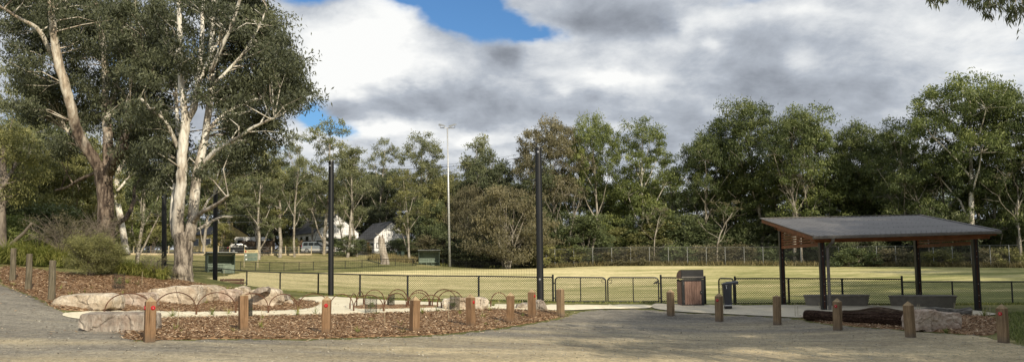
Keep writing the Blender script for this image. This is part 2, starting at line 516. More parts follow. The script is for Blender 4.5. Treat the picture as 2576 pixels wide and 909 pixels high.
# ------------------------------------------------------------------ mesh helpers
class MB:
    def __init__(s):
        s.v, s.f, s.n = [], [], 0

    def add(s, verts, faces):
        s.v.extend([tuple(v) for v in verts])
        s.f.extend([tuple(i + s.n for i in f) for f in faces])
        s.n += len(verts)
        return s

    def box(s, c, d, rz=0.0, mat=None):
        x, y, z = d[0] / 2, d[1] / 2, d[2] / 2
        vs = [Vector((a * x, b * y, e * z)) for e in (-1, 1) for b in (-1, 1) for a in (-1, 1)]
        R = mat if mat is not None else Matrix.Rotation(rz, 3, 'Z')
        return s.add([R @ v + Vector(c) for v in vs],
                     [(0, 2, 3, 1), (4, 5, 7, 6), (0, 1, 5, 4), (2, 6, 7, 3), (0, 4, 6, 2), (1, 3, 7, 5)])

    def bar(s, a, b, w, h=None):
        """square bar between two points"""
        a, b = Vector(a), Vector(b)
        d = b - a
        q = d.to_track_quat('X', 'Z').to_matrix()
        return s.box((a + b) / 2, (d.length, w, h or w), mat=q)

    def tube(s, pts, rad, n=8, cap=True, wob=0.0, rng=None):
        pts = [Vector(p) for p in pts]
        if isinstance(rad, (int, float)):
            rad = [rad] * len(pts)
        vs, fs = [], []
        t = (pts[1] - pts[0]).normalized()
        u = t.orthogonal().normalized()
        for i, p in enumerate(pts):
            t2 = (pts[min(i + 1, len(pts) - 1)] - pts[max(i - 1, 0)])
            if t2.length > 1e-9:
                t2.normalize()
                u = (u - t2 * u.dot(t2))
                u = u.normalized() if u.length > 1e-6 else t2.orthogonal().normalized()
                t = t2
            w = t.cross(u)
            for k in range(n):
                a = 2 * math.pi * k / n
                r = rad[i] * (1 + (rng.uniform(-wob, wob) if wob else 0))
                vs.append(p + (u * math.cos(a) + w * math.sin(a)) * r)
        for i in range(len(pts) - 1):
            for k in range(n):
                a, b = i * n + k, i * n + (k + 1) % n
                fs.append((a, b, b + n, a + n))
        if cap:
            fs.append(tuple(reversed(range(n))))
            fs.append(tuple(range((len(pts) - 1) * n, len(pts) * n)))
        return s.add(vs, fs)

    def prism(s, prof, depth, axis='Y', at=0.0):
        """closed profile (pairs) pushed along an axis"""
        n = len(prof)
        vs = []
        for e in (at - depth / 2, at + depth / 2):
            for a, b in prof:
                vs.append((a, e, b) if axis == 'Y' else ((e, a, b) if axis == 'X' else (a, b, e)))
        fs = [tuple(range(n)), tuple(reversed(range(n, 2 * n)))]
        for i in range(n):
            j = (i + 1) % n
            fs.append((i, i + n, j + n, j))
        return s.add(vs, fs)

    def build(s, name, mat, parent=None, smooth=False, bevel=0.0, loc=None):
        me = bpy.data.meshes.new(name)
        me.from_pydata(s.v, [], s.f)
        bm = bmesh.new()
        bm.from_mesh(me)
        bmesh.ops.recalc_face_normals(bm, faces=bm.faces)
        if bevel:
            bmesh.ops.bevel(bm, geom=bm.edges[:], offset=bevel, segments=1, affect='EDGES')
        bm.to_mesh(me)
        bm.free()
        me.materials.append(MT[mat] if isinstance(mat, str) else mat)
        if smooth:
            me.polygons.foreach_set('use_smooth', [True] * len(me.polygons))
        o = bpy.data.objects.new(name, me)
        COL.objects.link(o)
        if parent is not None:
            o.parent = parent
        if loc is not None:
            o.location = loc
        return o


def nmesh(name, V, Fq, mat, parent=None, tint=None, smooth=False):
    """quads / triangles straight from arrays, with an optional tint per face"""
    me = bpy.data.meshes.new(name)
    me.from_pydata(V, [], Fq)
    me.materials.append(MT[mat] if isinstance(mat, str) else mat)
    if tint is not None:
        a = me.attributes.new('tint', 'FLOAT', 'FACE')
        a.data.foreach_set('value', np.clip(tint, 0, 1).astype(np.float32))
    if smooth:
        me.polygons.foreach_set('use_smooth', [True] * len(me.polygons))
    o = bpy.data.objects.new(name, me)
    COL.objects.link(o)
    if parent is not None:
        o.parent = parent
    return o


def tag(o, label=None, cat=None, group=None, kind=None):
    for k, v in (('label', label), ('category', cat), ('group', group), ('kind', kind)):
        if v:
            o[k] = v
    return o


def thing(name, label, cat, loc=(0, 0, 0), rz=0.0, group=None):
    o = bpy.data.objects.new(name, None)
    o.empty_display_size = .1
    COL.objects.link(o)
    o.location = loc
    o.rotation_euler = (0, 0, rz)
    return tag(o, label, cat, group)


def copy_tree(o, parent=None):
    c = o.copy()
    COL.objects.link(c)
    if parent is not None:
        c.parent = parent
    for ch in list(o.children):
        copy_tree(ch, c)
    return c


# ------------------------------------------------------------------ ground sheets
def resample(poly, step, jit, rng):
    o = []
    for i in range(len(poly)):
        a, b = Vector(poly[i]), Vector(poly[(i + 1) % len(poly)])
        L = (b - a).length
        n = max(1, int(L / step))
        nn = Vector((-(b - a).y, (b - a).x)).normalized() if L > 0 else Vector((0, 0))
        for k in range(n):
            p = a.lerp(b, k / n)
            j = (mnoise.noise(Vector((p.x * 1.3, p.y * 1.3, 3.1))) * 1.6 + rng.uniform(-.6, .6)) * jit
            o.append(p + nn * j)
    return o


def chaikin(poly, n=2):
    for _ in range(n):
        o = []
        for i in range(len(poly)):
            a, b = Vector(poly[i]), Vector(poly[(i + 1) % len(poly)])
            o += [a.lerp(b, .25), a.lerp(b, .75)]
        poly = o
    return poly


def in_poly(poly, x, y):
    c = np.zeros(len(x), bool)
    n = len(poly)
    j = n - 1
    for i in range(n):
        xi, yi, xj, yj = poly[i][0], poly[i][1], poly[j][0], poly[j][1]
        if yi != yj:
            c ^= ((yi > y) != (yj > y)) & (x < (xj - xi) * (y - yi) / (yj - yi) + xi)
        j = i
    return c


def sheet(name, poly, grid, mat, off, jit=0.0, step=.3, kind='structure', seed=1, rough=0.0, smooth_edge=True):
    rng = random.Random(seed)
    if smooth_edge:
        poly = chaikin(poly, 2)
    b = resample(poly, step, jit, rng)
    bx = np.array([p[0] for p in b])
    by = np.array([p[1] for p in b])
    gx, gy = np.meshgrid(np.arange(bx.min(), bx.max(), grid), np.arange(by.min(), by.max(), grid))
    gx, gy = gx.ravel(), gy.ravel()
    gx = gx + np.random.RandomState(seed).uniform(-.2, .2, len(gx)) * grid
    k = in_poly(b, gx, gy)
    pts = [Vector((p[0], p[1])) for p in b] + [Vector((x, y)) for x, y in zip(gx[k], gy[k])]
    vo, _, fo, *_ = delaunay_2d_cdt(pts, [], [list(range(len(b)))], 1, 1e-5)
    xs = np.array([v.x for v in vo])
    ys = np.array([v.y for v in vo])
    zs = gz(xs, ys) + off
    if rough:
        zs = zs + np.array([mnoise.noise(Vector((x * 2.1, y * 2.1, 0))) + .6 * mnoise.noise(Vector((x * 6, y * 6, 5))) for x, y in zip(xs, ys)]) * rough
    me = bpy.data.meshes.new(name)
    me.from_pydata(list(zip(xs.tolist(), ys.tolist(), zs.tolist())), [], [tuple(f) for f in fo])
    bm = bmesh.new()
    bm.from_mesh(me)
    bmesh.ops.recalc_face_normals(bm, faces=bm.faces)
    if sum(f.normal.z for f in bm.faces) < 0:
        bmesh.ops.reverse_faces(bm, faces=bm.faces)
    for v in bm.verts:
        if v.is_boundary:
            v.co.z = GZ(v.co.x, v.co.y) + (.004 if rough else off - .03)
    bm.to_mesh(me)
    bm.free()
    me.polygons.foreach_set('use_smooth', [True] * len(me.polygons))
    me.materials.append(MT[mat])
    o = bpy.data.objects.new(name, me)
    COL.objects.link(o)
    tag(o, kind=kind)
    return b


def GP(lst):
    return [G(x, y).xy for x, y in lst]


xs = np.concatenate([[-2500, -1200, -600, -350, -220, -150], np.arange(-110, -30, 2.5), np.arange(-30, 30, .6), np.arange(30, 110, 2.5), [150, 220, 350, 600, 1200, 2500]])
ys = np.concatenate([[-1500, -500, -200, -100, -60], np.arange(-40, 8, 4), np.arange(8, 60, .6), np.arange(60, 135, 1.2), np.arange(135, 200, 5), [230, 300, 450, 800, 1500, 3000]])
gx, gy = np.meshgrid(xs, ys)
zz = gz(gx, gy)
far = np.clip((gy - 170) / 500, 0, 1)
zz = zz + far * 14
nx = len(xs)
V = np.stack([gx.ravel(), gy.ravel(), zz.ravel()], 1)
ii, jj = np.meshgrid(np.arange(nx - 1), np.arange(len(ys) - 1))
a = (jj * nx + ii).ravel()
o = nmesh('ground', V.tolist(), np.stack([a, a + 1, a + nx + 1, a + nx], 1).tolist(), 'ground', smooth=True)
tag(o, kind='structure')

# edge lines read off the photo, carried to the ground
edge_gm = [(0, 714), (60, 735), (110, 756), (128, 770), (150, 779), (200, 790), (250, 800), (300, 812), (320, 835), (350, 856), (480, 854), (620, 852), (740, 854),
           (900, 850), (1080, 844), (1200, 833), (1300, 819), (1400, 801), (1432, 790), (1462, 781)]
edge_gp = [(1500, 777), (1600, 776), (1680, 782), (1760, 787), (1850, 791), (1960, 797), (2018, 803), (2100, 816), (2200, 823), (2290, 831), (2420, 840), (2500, 846), (2575, 868)]
gpoly = GP(edge_gm + edge_gp)
gpoly = gpoly + [Vector((22, 16)), Vector((45, 12)), Vector((45, -32)), Vector((-45, -32)), Vector((-45, 22)), Vector((-24, 29))]
sheet('gravel_car_park', gpoly, .4, 'gravel', .018, .08, .25, seed=2, smooth_edge=False)

front = [(345, 857), (480, 852), (620, 850), (740, 852), (900, 848), (1080, 842), (1200, 831), (1300, 817), (1400, 799), (1430, 789),
         (1380, 783), (1300, 781), (1240, 778), (1110, 784), (1000, 788), (830, 793), (700, 795), (600, 796), (480, 800), (365, 804), (330, 828), (300, 845)]
FRONT = sheet('mulch_bed', GP(front), .22, 'mulch', .05, .05, .12, seed=3, rough=.03)
mound = [(0, 713), (60, 734), (110, 755), (130, 770), (148, 780), (240, 783), (390, 784), (560, 784), (700, 783), (770, 778), (806, 766), (790, 758), (735, 754),
         (700, 748), (640, 734), (560, 722), (490, 713), (430, 702), (360, 693), (300, 694), (200, 692), (130, 684), (60, 674), (0, 668)]
MOUND = sheet('mulch_mound', GP(mound), .3, 'mulch', .05, .06, .15, seed=4, rough=.04)
oval = [(882, 776), (905, 768), (1000, 769), (1090, 770), (1112, 774), (1090, 777), (980, 780), (900, 781)]
OVAL = sheet('mulch_island', GP(oval), .2, 'mulch', .085, .03, .12, seed=5, rough=.02)
rmul = [(2016, 794), (2020, 804), (2100, 815), (2290, 830), (2420, 839), (2500, 845), (2516, 820), (2512, 803), (2470, 795), (2400, 794), (2250, 795), (2100, 792)]
RMUL = sheet('mulch_strip', GP(rmul), .22, 'mulch', .05, .05, .12, seed=6, rough=.03)
path = [(140, 789), (190, 804), (280, 806), (365, 804), (480, 799), (600, 795), (830, 792), (1000, 787), (1110, 783), (1240, 778), (1320, 780), (1440, 781), (1500, 777),
        (1600, 776), (1640, 775), (1640, 766), (1400, 768), (1250, 767), (1120, 763), (1000, 757), (900, 752), (845, 748), (800, 746), (735, 752), (790, 757), (808, 766), (770, 779), (700, 783), (560, 784), (390, 784), (240, 784)]
sheet('concrete_path', GP(path), .35, 'path', .065, .015, .2, seed=7)
pad = [(1638, 775.5), (1690, 783), (1760, 787), (1850, 791), (1960, 797), (2020, 800), (2100, 792), (2300, 796), (2440, 796), (2500, 793), (2508, 789), (2450, 782), (2350, 775),
       (2280, 771), (1850, 770), (1660, 765), (1638, 766)]
sheet('concrete_pad', GP(pad), .35, 'pad', .062, .015, .2, seed=8)

FENCE = [(420, 701, 58), (477, 708, 54), (541, 717, 50.5), (620, 726, 47), (704, 732, 43.5), (800, 739, 39.5), (905, 747, 36), (1025, 754, 33.5), (1204, 756.6, 32.5), (1391, 760, 32.5)]
FENCE2 = [(1850, 766, 31.5), (1985, 766, 31.4), (2120, 766, 31.3), (2271, 768, 31.2)]
FENCE3 = [(2271, 768, 31.2), (2397, 765, 32), (2547, 764, 33), (2690, 763, 34)]


def fpts(l):
    o = []
    for px, py, d in l:
        p = P(px, py, d)
        o.append(Vector((p.x, p.y, GZ(p.x, p.y))))
    return o


far_edge = [P(px, 670, d).xy for px, d in ((2640, 88), (2575, 90), (2300, 99), (1900, 109), (1500, 114), (1290, 111.5), (965, 97), (620, 86.5), (560, 72))]
fpoly = [p.xy for p in fpts(FENCE)] + [P(1663, 760, 32.5).xy] + [p.xy for p in fpts(FENCE2)] + [p.xy for p in fpts(FENCE3)] + [Vector((40, 36)), Vector((62, 60))] + far_edge + [Vector((-26, 62))]
sheet('sports_field', fpoly, 1.3, 'field', .022, .05, .8, seed=9, smooth_edge=False)
drive = [P(870, 640, 121).xy, P(930, 640, 122).xy, P(1040, 643, 124).xy, P(1090, 640, 130).xy, P(1040, 632, 150).xy, P(900, 632, 142).xy]
sheet('driveway', drive, 1.0, 'asphalt', .06, .05, .8, seed=10)
road = [P(200, 630, 121.5).xy, P(520, 632, 122.5).xy, P(860, 640, 123).xy, P(870, 640, 132).xy, P(520, 632, 130).xy, P(200, 630, 128).xy]
sheet('road', road, 1.2, 'asphalt', .05, .05, .8, seed=11)


def sample_poly(poly, n, rs):
    x = np.array([p[0] for p in poly])
    y = np.array([p[1] for p in poly])
    ox, oy = [], []
    c = 0
    while c < n:
        a = rs.uniform(x.min(), x.max(), n)
        b = rs.uniform(y.min(), y.max(), n)
        k = in_poly(poly, a, b)
        ox.append(a[k])
        oy.append(b[k])
        c += k.sum()
    return np.concatenate(ox)[:n], np.concatenate(oy)[:n]


def flakes(name, x, y, off, L0, L1, ratio, tilt, mat, rs, tpow=1.0, thick=False):
    n = len(x)
    z = gz(x, y) + off + rs.uniform(0, .035 if off > .04 else .022, n)
    yaw = rs.uniform(0, 2 * np.pi, n)
    a = np.stack([np.cos(yaw), np.sin(yaw), rs.normal(0, tilt, n)], 1)
    s = np.stack([-np.sin(yaw), np.cos(yaw), rs.normal(0, tilt, n)], 1)
    L = rs.uniform(L0, L1, n) * .5
    w = L * rs.uniform(ratio * .6, ratio * 1.4, n)
    c = np.stack([x, y, z], 1)
    V = np.stack([c - a * L[:, None] - s * w[:, None], c + a * L[:, None] - s * w[:, None] * .7, c + a * L[:, None] * .9 + s * w[:, None], c - a * L[:, None] * .85 + s * w[:, None] * .8], 1).reshape(-1, 3)
    Fq = np.arange(4 * n).reshape(n, 4)
    return nmesh(name, V.tolist(), Fq.tolist(), mat, tint=rs.uniform(0, 1, n) ** tpow)


rs = np.random.RandomState(11)
bx, by, ex, ey = [], [], [], []
for poly, n in ((FRONT, 42000), (MOUND, 42000), (OVAL, 2500), (RMUL, 9000)):
    x, y = sample_poly(poly, n, rs)
    bx.append(x)
    by.append(y)
    # strays kicked over the edge of the bed
    k = rs.randint(0, len(poly), n // 14)
    ex.append(np.array([poly[i][0] for i in k]) + rs.normal(0, .16, len(k)))
    ey.append(np.array([poly[i][1] for i in k]) + rs.normal(0, .16, len(k)))
    k = rs.randint(0, len(poly), n // 40)
    ex.append(np.array([poly[i][0] for i in k]) + rs.normal(0, .7, len(k)))
    ey.append(np.array([poly[i][1] for i in k]) + rs.normal(0, .7, len(k)))
tag(flakes('wood_chips', np.concatenate(bx + ex), np.concatenate(by + ey), .05, .03, .105, .26, .22, 'chips', rs, 1.2),
    'loose brown wood chips covering the garden beds', 'mulch', kind='stuff')
x, y = sample_poly([(-14, 12.5), (16, 12.5), (17, 24), (5, 27), (0, 22), (-9, 16), (-14, 26)], 1100, rs)
k = in_poly([(p[0], p[1]) for p in gpoly], x, y)
tag(flakes('leaf_litter', x[k], y[k], .012, .04, .13, .22, .08, 'litter', rs, 1.0), 'scattered dry gum leaves and bark strips on the gravel', 'leaf litter', kind='stuff')
x, y = sample_poly([(-14, 12.5), (16, 12.5), (17, 24), (5, 27), (0, 22), (-9, 16), (-14, 26)], 20000, rs)
k = in_poly([(p[0], p[1]) for p in gpoly], x, y)
tag(flakes('loose_stones', x[k], y[k], .016, .012, .036, .75, .25, 'stones', rs), 'loose grey and tan stones on the gravel car park', 'gravel', kind='stuff')


# ------------------------------------------------------------------ foliage
class Leaves:
    def __init__(s, seed):
        s.rs = np.random.RandomState(seed)
        s.c, s.a, s.t, s.L, s.W = [], [], [], [], []

    def puff(s, c, R, ncl, nl, L, W, flat_=.7, droop=.7, base=.5, sig=.27, up=.35):
        rs = s.rs
        d = rs.normal(0, 1, (ncl, 3))
        d /= np.linalg.norm(d, axis=1)[:, None]
        d[:, 2] = np.where(d[:, 2] < -.2, d[:, 2] * (1 - up) + up * .5, d[:, 2])
        rad = R * rs.uniform(.35, 1.0, ncl)
        cc = np.array(c)[None] + d * rad[:, None] * np.array([1, 1, flat_])
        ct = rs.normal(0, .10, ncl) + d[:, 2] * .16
        n = ncl * nl
        k = np.repeat(np.arange(ncl), nl)
        off = rs.normal(0, 1, (n, 3)) * sig * R * np.array([1, 1, .75])
        p = cc[k] + off
        a = rs.normal(0, 1, (n, 3)) * .75
        a[:, 2] -= droop
        a /= np.linalg.norm(a, axis=1)[:, None]
        s.c.append(p)
        s.a.append(a)
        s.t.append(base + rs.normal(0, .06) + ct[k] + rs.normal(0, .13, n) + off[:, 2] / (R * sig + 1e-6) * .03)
        q = rs.uniform(.7, 1.3, n)
        s.L.append(L * q)
        s.W.append(W * q)
        return cc

    def arrays(s):
        c, a = np.concatenate(s.c), np.concatenate(s.a)
        t, L, W = np.concatenate(s.t), np.concatenate(s.L), np.concatenate(s.W)
        r = s.rs.normal(0, 1, c.shape)
        b = np.cross(a, r)
        b /= np.linalg.norm(b, axis=1)[:, None] + 1e-9
        h = a * (L * .5)[:, None]
        w = b * (W * .5)[:, None]
        m = c - h * .15
        V = np.stack([c - h, m + w, c + h, m - w], 1).reshape(-1, 3)
        return V, t

    def build(s, name, mat, parent):
        V, t = s.arrays()
        n = len(t)
        return nmesh(name, V.tolist(), np.arange(4 * n).reshape(n, 4).tolist(), mat, parent, t)


def rdir(rng, up=0.0):
    v = Vector((rng.gauss(0, 1), rng.gauss(0, 1), rng.gauss(0, 1) + up))
    return v.normalized()


def gum(seed, H, r0, clear=.4, nl=6, spread=.9, puffR=1.5, ncl=9, nleaf=42, L=.42, W=.13, lean=.05, forks=3, sparse=1.0, droop=.7):
    """a eucalypt: bare crooked trunk, ascending limbs that fork twice, umbrella tufts of leaves at the tips"""
    rng = random.Random(seed)
    mb, lv, tips = MB(), Leaves(seed), []

    def limb(p, d, ln, r, lev, tropism):
        pts, rad, n = [p.copy()], [r], 5
        for i in range(n):
            d = (d + rdir(rng) * (.17 + .06 * lev) + Vector((0, 0, tropism))).normalized()
            p = p + d * ln / n
            pts.append(p.copy())
            rad.append(r * (1 - .55 * (i + 1) / n))
        mb.tube(pts, rad, 7 if lev == 0 else (5 if lev == 1 else 4), cap=False)
        return pts, rad, d

    tp, tr, td = limb(Vector((0, 0, -.3)), Vector((rng.uniform(-lean, lean), rng.uniform(-lean, lean), 1)).normalized(), H * .8, r0, 0, .10)
    az = rng.uniform(0, 6.28)
    for i in range(nl):
        f = clear + (1 - clear) * (i / max(1, nl - 1)) ** .85
        q = f * 5
        k = min(int(q), 4)
        p = tp[k].lerp(tp[k + 1], q - k)
        az += 2.4 + rng.uniform(-.5, .5)
        el = .55 + .55 * f + rng.uniform(-.15, .2)
        d = Vector((math.cos(az) * math.cos(el), math.sin(az) * math.cos(el), math.sin(el)))
        ln = H * (.36 - .17 * abs(f - .55)) * spread * rng.uniform(.8, 1.15)
        pts, rad, d2 = limb(p, d, ln, r0 * (.5 - .28 * f), 1, .10)
        for j in range(forks):
            kk = rng.choice((2, 3, 4)) if j else 5
            dd = (d2 + rdir(rng, .25) * .75).normalized()
            p2, r2, d3 = limb(pts[kk], dd, ln * rng.uniform(.38, .6), max(rad[kk] * .7, .02), 2, .06)
            tips.append(p2[5])
            if rng.random() < .5:
                tips.append(p2[3])
    tips.append(tp[5] + Vector((0, 0, .3)))
    for t in tips:
        if rng.random() > sparse:
            continue
        R = puffR * rng.uniform(.7, 1.25)
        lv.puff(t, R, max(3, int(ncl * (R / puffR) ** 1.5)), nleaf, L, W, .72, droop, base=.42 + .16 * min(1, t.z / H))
        if rng.random() < .6:
            q = t + rdir(rng) * R
            mb.tube([t, (t + q) / 2 + rdir(rng) * .15, q], [.035, .025, .012], 3, cap=False)
    return mb, lv


def lobed(seed, H, r0, wid, clear=.4, nl=7, rise=.75, top=2.4, npf=11, ncl=7, nleaf=30, L=.42, W=.13, flat_=.62, droop=.7, lobe=.46, lean=.04, bare=.5):
    """a full-crowned eucalypt: limbs from a pale trunk carry rounded lobes, each a shell of leaf tufts over a dark inside"""
    rng = random.Random(seed)
    mb, lv = MB(), Leaves(seed)
    p, d = Vector((0, 0, -.3)), Vector((rng.uniform(-lean, lean), rng.uniform(-lean, lean), 1)).normalized()
    tp, tr = [p.copy()], [r0 * 1.15]
    for i in range(7):
        d = (d + rdir(rng) * .09 + Vector((0, 0, .08))).normalized()
        p = p + d * H * .88 / 7
        tp.append(p.copy())
        tr.append(r0 * (1 - .8 * (i + 1) / 7))
    mb.tube(tp, tr, 7, cap=False)

    def along(f):
        q = max(0, min(.999, f / .88)) * 7
        k = int(q)
        return tp[k].lerp(tp[k + 1], q - k), tr[k]
    az = rng.uniform(0, 6.28)
    for i in range(nl):
        u = i / (nl - 1)
        z = H * (clear + (.86 - clear) * u ** rise)
        az += 2.4 + rng.uniform(-.35, .35)
        prof = (1 - u ** top) ** .5 * (.62 + .38 * min(1, u * 3))
        rr = wid * .5 * prof * rng.uniform(.55, .85) if i < nl - 1 else 0
        a = wid * .5 * lobe * rng.uniform(.85, 1.2) * (1.0 if i < nl - 1 else 1.25)
        c0, rt = along(z / H - .16 * rng.uniform(.6, 1.3) - .10 * (1 - u))
        axis = along(z / H)[0]
        c = Vector((axis.x + math.cos(az) * rr, axis.y + math.sin(az) * rr, z))
        m1 = c0.lerp(c, .5) + rdir(rng) * .08 * (c - c0).length - Vector((0, 0, .06 * (c - c0).length))
        rl = max(.05, rt * .5)
        mb.tube([c0, c0.lerp(m1, .5) + rdir(rng) * .12, m1, m1.lerp(c, .5) + rdir(rng) * .12, c], [rl, rl * .85, rl * .7, rl * .5, rl * .35], 5, cap=False)
        lt = rng.gauss(0, .07)
        for k in range(npf):
            t = (k + .5) / npf
            zz_ = 1 - 1.35 * t
            q = k * 2.399 + seed
            s_ = math.sqrt(max(0, 1 - zz_ * zz_))
            v = Vector((math.cos(q) * s_, math.sin(q) * s_, zz_ * .85)) * a * rng.uniform(.7, 1.08)
            e = c + v
            R = a * rng.uniform(.34, .5)
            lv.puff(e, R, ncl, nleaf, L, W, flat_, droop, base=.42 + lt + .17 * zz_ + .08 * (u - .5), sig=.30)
            if rng.random() < .75:
                mb.tube([c, c.lerp(e, .5) + rdir(rng) * .1 * a, e], [rl * .34, rl * .22, .015], 3, cap=False)
            if rng.random() < bare:
                w_ = e + rdir(rng) * R * 1.25
                mb.tube([c.lerp(e, .6), e, w_], [.04, .028, .012], 3, cap=False)
    return mb, lv


def bush(seed, H, wid, npuff=16, puffR=1.1, ncl=10, nleaf=42, L=.36, W=.12, low=.1, stems=4, droop=.5, flat_=.8):
    """foliage to the ground over several leaning stems"""
    rng = random.Random(seed)
    mb, lv = MB(), Leaves(seed)
    for i in range(npuff):
        u = (i + .5) / npuff
        z = H * (low + (.92 - low) * u)
        prof = math.sin(math.pi * min(1, .22 + .72 * u)) ** .7
        a = i * 2.4 + rng.uniform(-.4, .4)
        rr = wid * .5 * prof * rng.uniform(.35, .95)
        t = Vector((math.cos(a) * rr, math.sin(a) * rr, z))
        R = puffR * rng.uniform(.75, 1.3)
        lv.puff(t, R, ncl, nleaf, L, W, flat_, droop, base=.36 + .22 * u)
        b = Vector((rng.uniform(-.3, .3) * wid * .3, rng.uniform(-.3, .3) * wid * .3, z * .35))
        mb.tube([b, (b + t) / 2 + rdir(rng) * .25, t], [.05, .035, .015], 4, cap=False)
    for i in range(stems):
        a = i * 6.28 / stems + rng.random()
        e = Vector((math.cos(a) * wid * .22, math.sin(a) * wid * .22, H * rng.uniform(.55, .8)))
        m = e * .5 + rdir(rng) * .3
        mb.tube([Vector((math.cos(a) * .15, math.sin(a) * .15, -.2)), m, e], [.11, .08, .03], 5, cap=False)
    return mb, lv


PROTO = {}


def proto(key, gen, bark):
    mb, lv = gen
    V, t = lv.arrays()
    lo, hi = np.percentile(V[:, 0], 2), np.percentile(V[:, 0], 98)
    ly, hy = np.percentile(V[:, 1], 2), np.percentile(V[:, 1], 98)
    top = np.percentile(V[:, 2], 99.6)
    root = bpy.data.objects.new('tree', None)
    # meshes are made once and linked into each tree
    tr = mb.build('trunk', bark, None, smooth=True)
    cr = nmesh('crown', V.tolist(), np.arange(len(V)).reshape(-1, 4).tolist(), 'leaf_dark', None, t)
    me = (tr.data, cr.data)
    bpy.data.objects.remove(tr)
    bpy.data.objects.remove(cr)
    bpy.data.objects.remove(root)
    PROTO[key] = dict(me=me, top=top, w=((hi - lo) + (hy - ly)) / 2, cx=(hi + lo) / 2, cy=(hy + ly) / 2)


proto('dome1', lobed(101, 22, .40, 14, .44, 10, .7, 3.4, 12, 7, 28, lobe=.40), 'bark_far')
proto('dome2', lobed(102, 24, .44, 15, .46, 10, .65, 3.8, 12, 7, 28, lobe=.38), 'bark_far')
proto('tall1', lobed(103, 24, .34, 10.5, .30, 10, .85, 2.4, 10, 6, 28, lobe=.50), 'bark_far')
proto('tall2', lobed(104, 22, .30, 10, .34, 9, .8, 2.6, 10, 6, 28, lobe=.50), 'bark_far')
proto('open1', gum(105, 20, .26, .34, 9, .72, 1.1, 6, 34, L=.36, W=.10, sparse=.85, droop=1.1), 'bark_far')
proto('open2', lobed(106, 20, .28, 9, .32, 8, .85, 2.4, 8, 5, 22, L=.38, W=.11, lobe=.46, droop=1.0, bare=.7), 'bark_far')
proto('slim1', gum(107, 19, .2, .30, 9, .48, 1.0, 6, 32, L=.34, W=.10, sparse=.85, droop=1.0), 'bark_far')
proto('full1', lobed(108, 17, .3, 10, .22, 10, .85, 2.2, 11, 7, 30, lobe=.46, droop=1.0), 'bark_far')
proto('full2', lobed(109, 16, .3, 11, .18, 10, .8, 2.4, 11, 7, 30, lobe=.44, droop=1.0), 'bark_dark')
proto('bare1', gum(120, 14, .13, .3, 9, .9, .7, 3, 14, L=.3, W=.09, sparse=.22), 'bark_far')
proto('bush1', bush(110, 9, 7, 22, 1.3, 11, 44), 'bark_dark')
proto('bush2', bush(111, 8, 8, 24, 1.25, 11, 44), 'bark_dark')
proto('bush3', bush(112, 10, 6, 22, 1.2, 11, 44), 'bark_far')
proto('weep', bush(113, 12, 10, 34, 1.35, 11, 50, L=.4, W=.09, droop=1.4, stems=6), 'bark_far')
proto('low1', bush(114, 3.2, 4.6, 14, .8, 10, 40, L=.26, W=.09, low=.05), 'bark_dark')
proto('low2', bush(115, 2.6, 5.2, 14, .75, 10, 40, L=.26, W=.09, low=.05), 'bark_dark')


def tree(name, key, x, y, z, height, width, leaf, label, cat='tree', group=None, rz=None, bark=None, rng=random.Random(5)):
    p = PROTO[key]
    r = thing(name, label, cat, (x, y, z - .05), 0, group)
    s = width / p['w']
    h = height / p['top']
    rz = rng.uniform(0, 6.28) if rz is None else rz
    for nm, me in zip(('trunk', 'crown'), p['me']):
        o = bpy.data.objects.new(nm, me)
        COL.objects.link(o)
        o.parent = r
        o.scale = (s, s, h)
        o.rotation_euler = (0, 0, rz)
        sl = o.material_slots[0]
        if nm == 'crown':
            sl.link = 'OBJECT'
            sl.material = MT[leaf]
        elif bark:
            sl.link = 'OBJECT'
            sl.material = MT[bark]
    return r


def tree_px(px, top, wpx, d, key, leaf, label, group=None, name='gum_tree', bark=None, cat='tree', rz=None, sink=0.0):
    q = P(px, top, d)
    z = GZ(q.x, q.y) - sink
    return tree(name, key, q.x, q.y, z, q.z - z, sz(wpx, d), leaf, label, cat, group, rz, bark)


# ---- belt of trees beyond the oval, listed from the left; (px, top, width, distance)
T = tree_px
# left, behind the two big gums
T(28, 150, 190, 62, 'open2', 'leaf_grey', 'grey-green gum at the far left edge of the photo, behind the strap-leaf clump')
T(70, 330, 190, 55, 'full2', 'leaf_olive', 'olive bushy tree at the left behind the tall strap-leaf clump')
T(190, 345, 170, 60, 'full1', 'leaf_olive', 'olive-green tree just left of the rough-barked big gum, behind it')
T(120, 240, 150, 85, 'tall2', 'leaf_dark', 'tall dark gum behind the olive trees at the far left')
T(215, 300, 130, 80, 'tall1', 'leaf_dark', 'dark gum directly behind the leaning pale limb of the left big gum')
T(-10, 420, 150, 48, 'bush1', 'leaf_deep', 'deep green bush at the left border above the strap-leaf clump', name='bush')
T(330, 400, 130, 124, 'full1', 'leaf_green', 'fresh green tree behind the road fence between the two big gums')
T(390, 430, 120, 124, 'full2', 'leaf_olive', 'olive tree behind the leftmost black net pole')
T(310, 480, 120, 126, 'bush1', 'leaf_deep', 'dark bush beyond the road fence, right of the rough trunk', name='bush')
T(380, 520, 120, 128, 'bush2', 'leaf_deep', 'dark low bush beyond the road fence left of the leftmost net pole', name='bush')
T(250, 500, 140, 70, 'bush2', 'leaf_olive', 'olive thicket behind the base of the rough-barked gum', name='bush')
T(120, 510, 150, 50, 'bush1', 'leaf_deep', 'dark thicket behind the strap-leaf clump at the left', name='bush')
T(30, 540, 130, 46, 'bush2', 'leaf_green', 'green thicket above the leftmost strap-leaf clump', name='bush')
T(355, 250, 150, 72, 'tall1', 'leaf_dark', 'dark tall gum seen between the two big gums')
T(590, 400, 130, 130, 'open2', 'leaf_olive', 'olive-green gum right behind the second net pole')
T(655, 345, 140, 126, 'tall1', 'leaf_dark', 'dark leafy gum beside the white-trunked gum on its right')
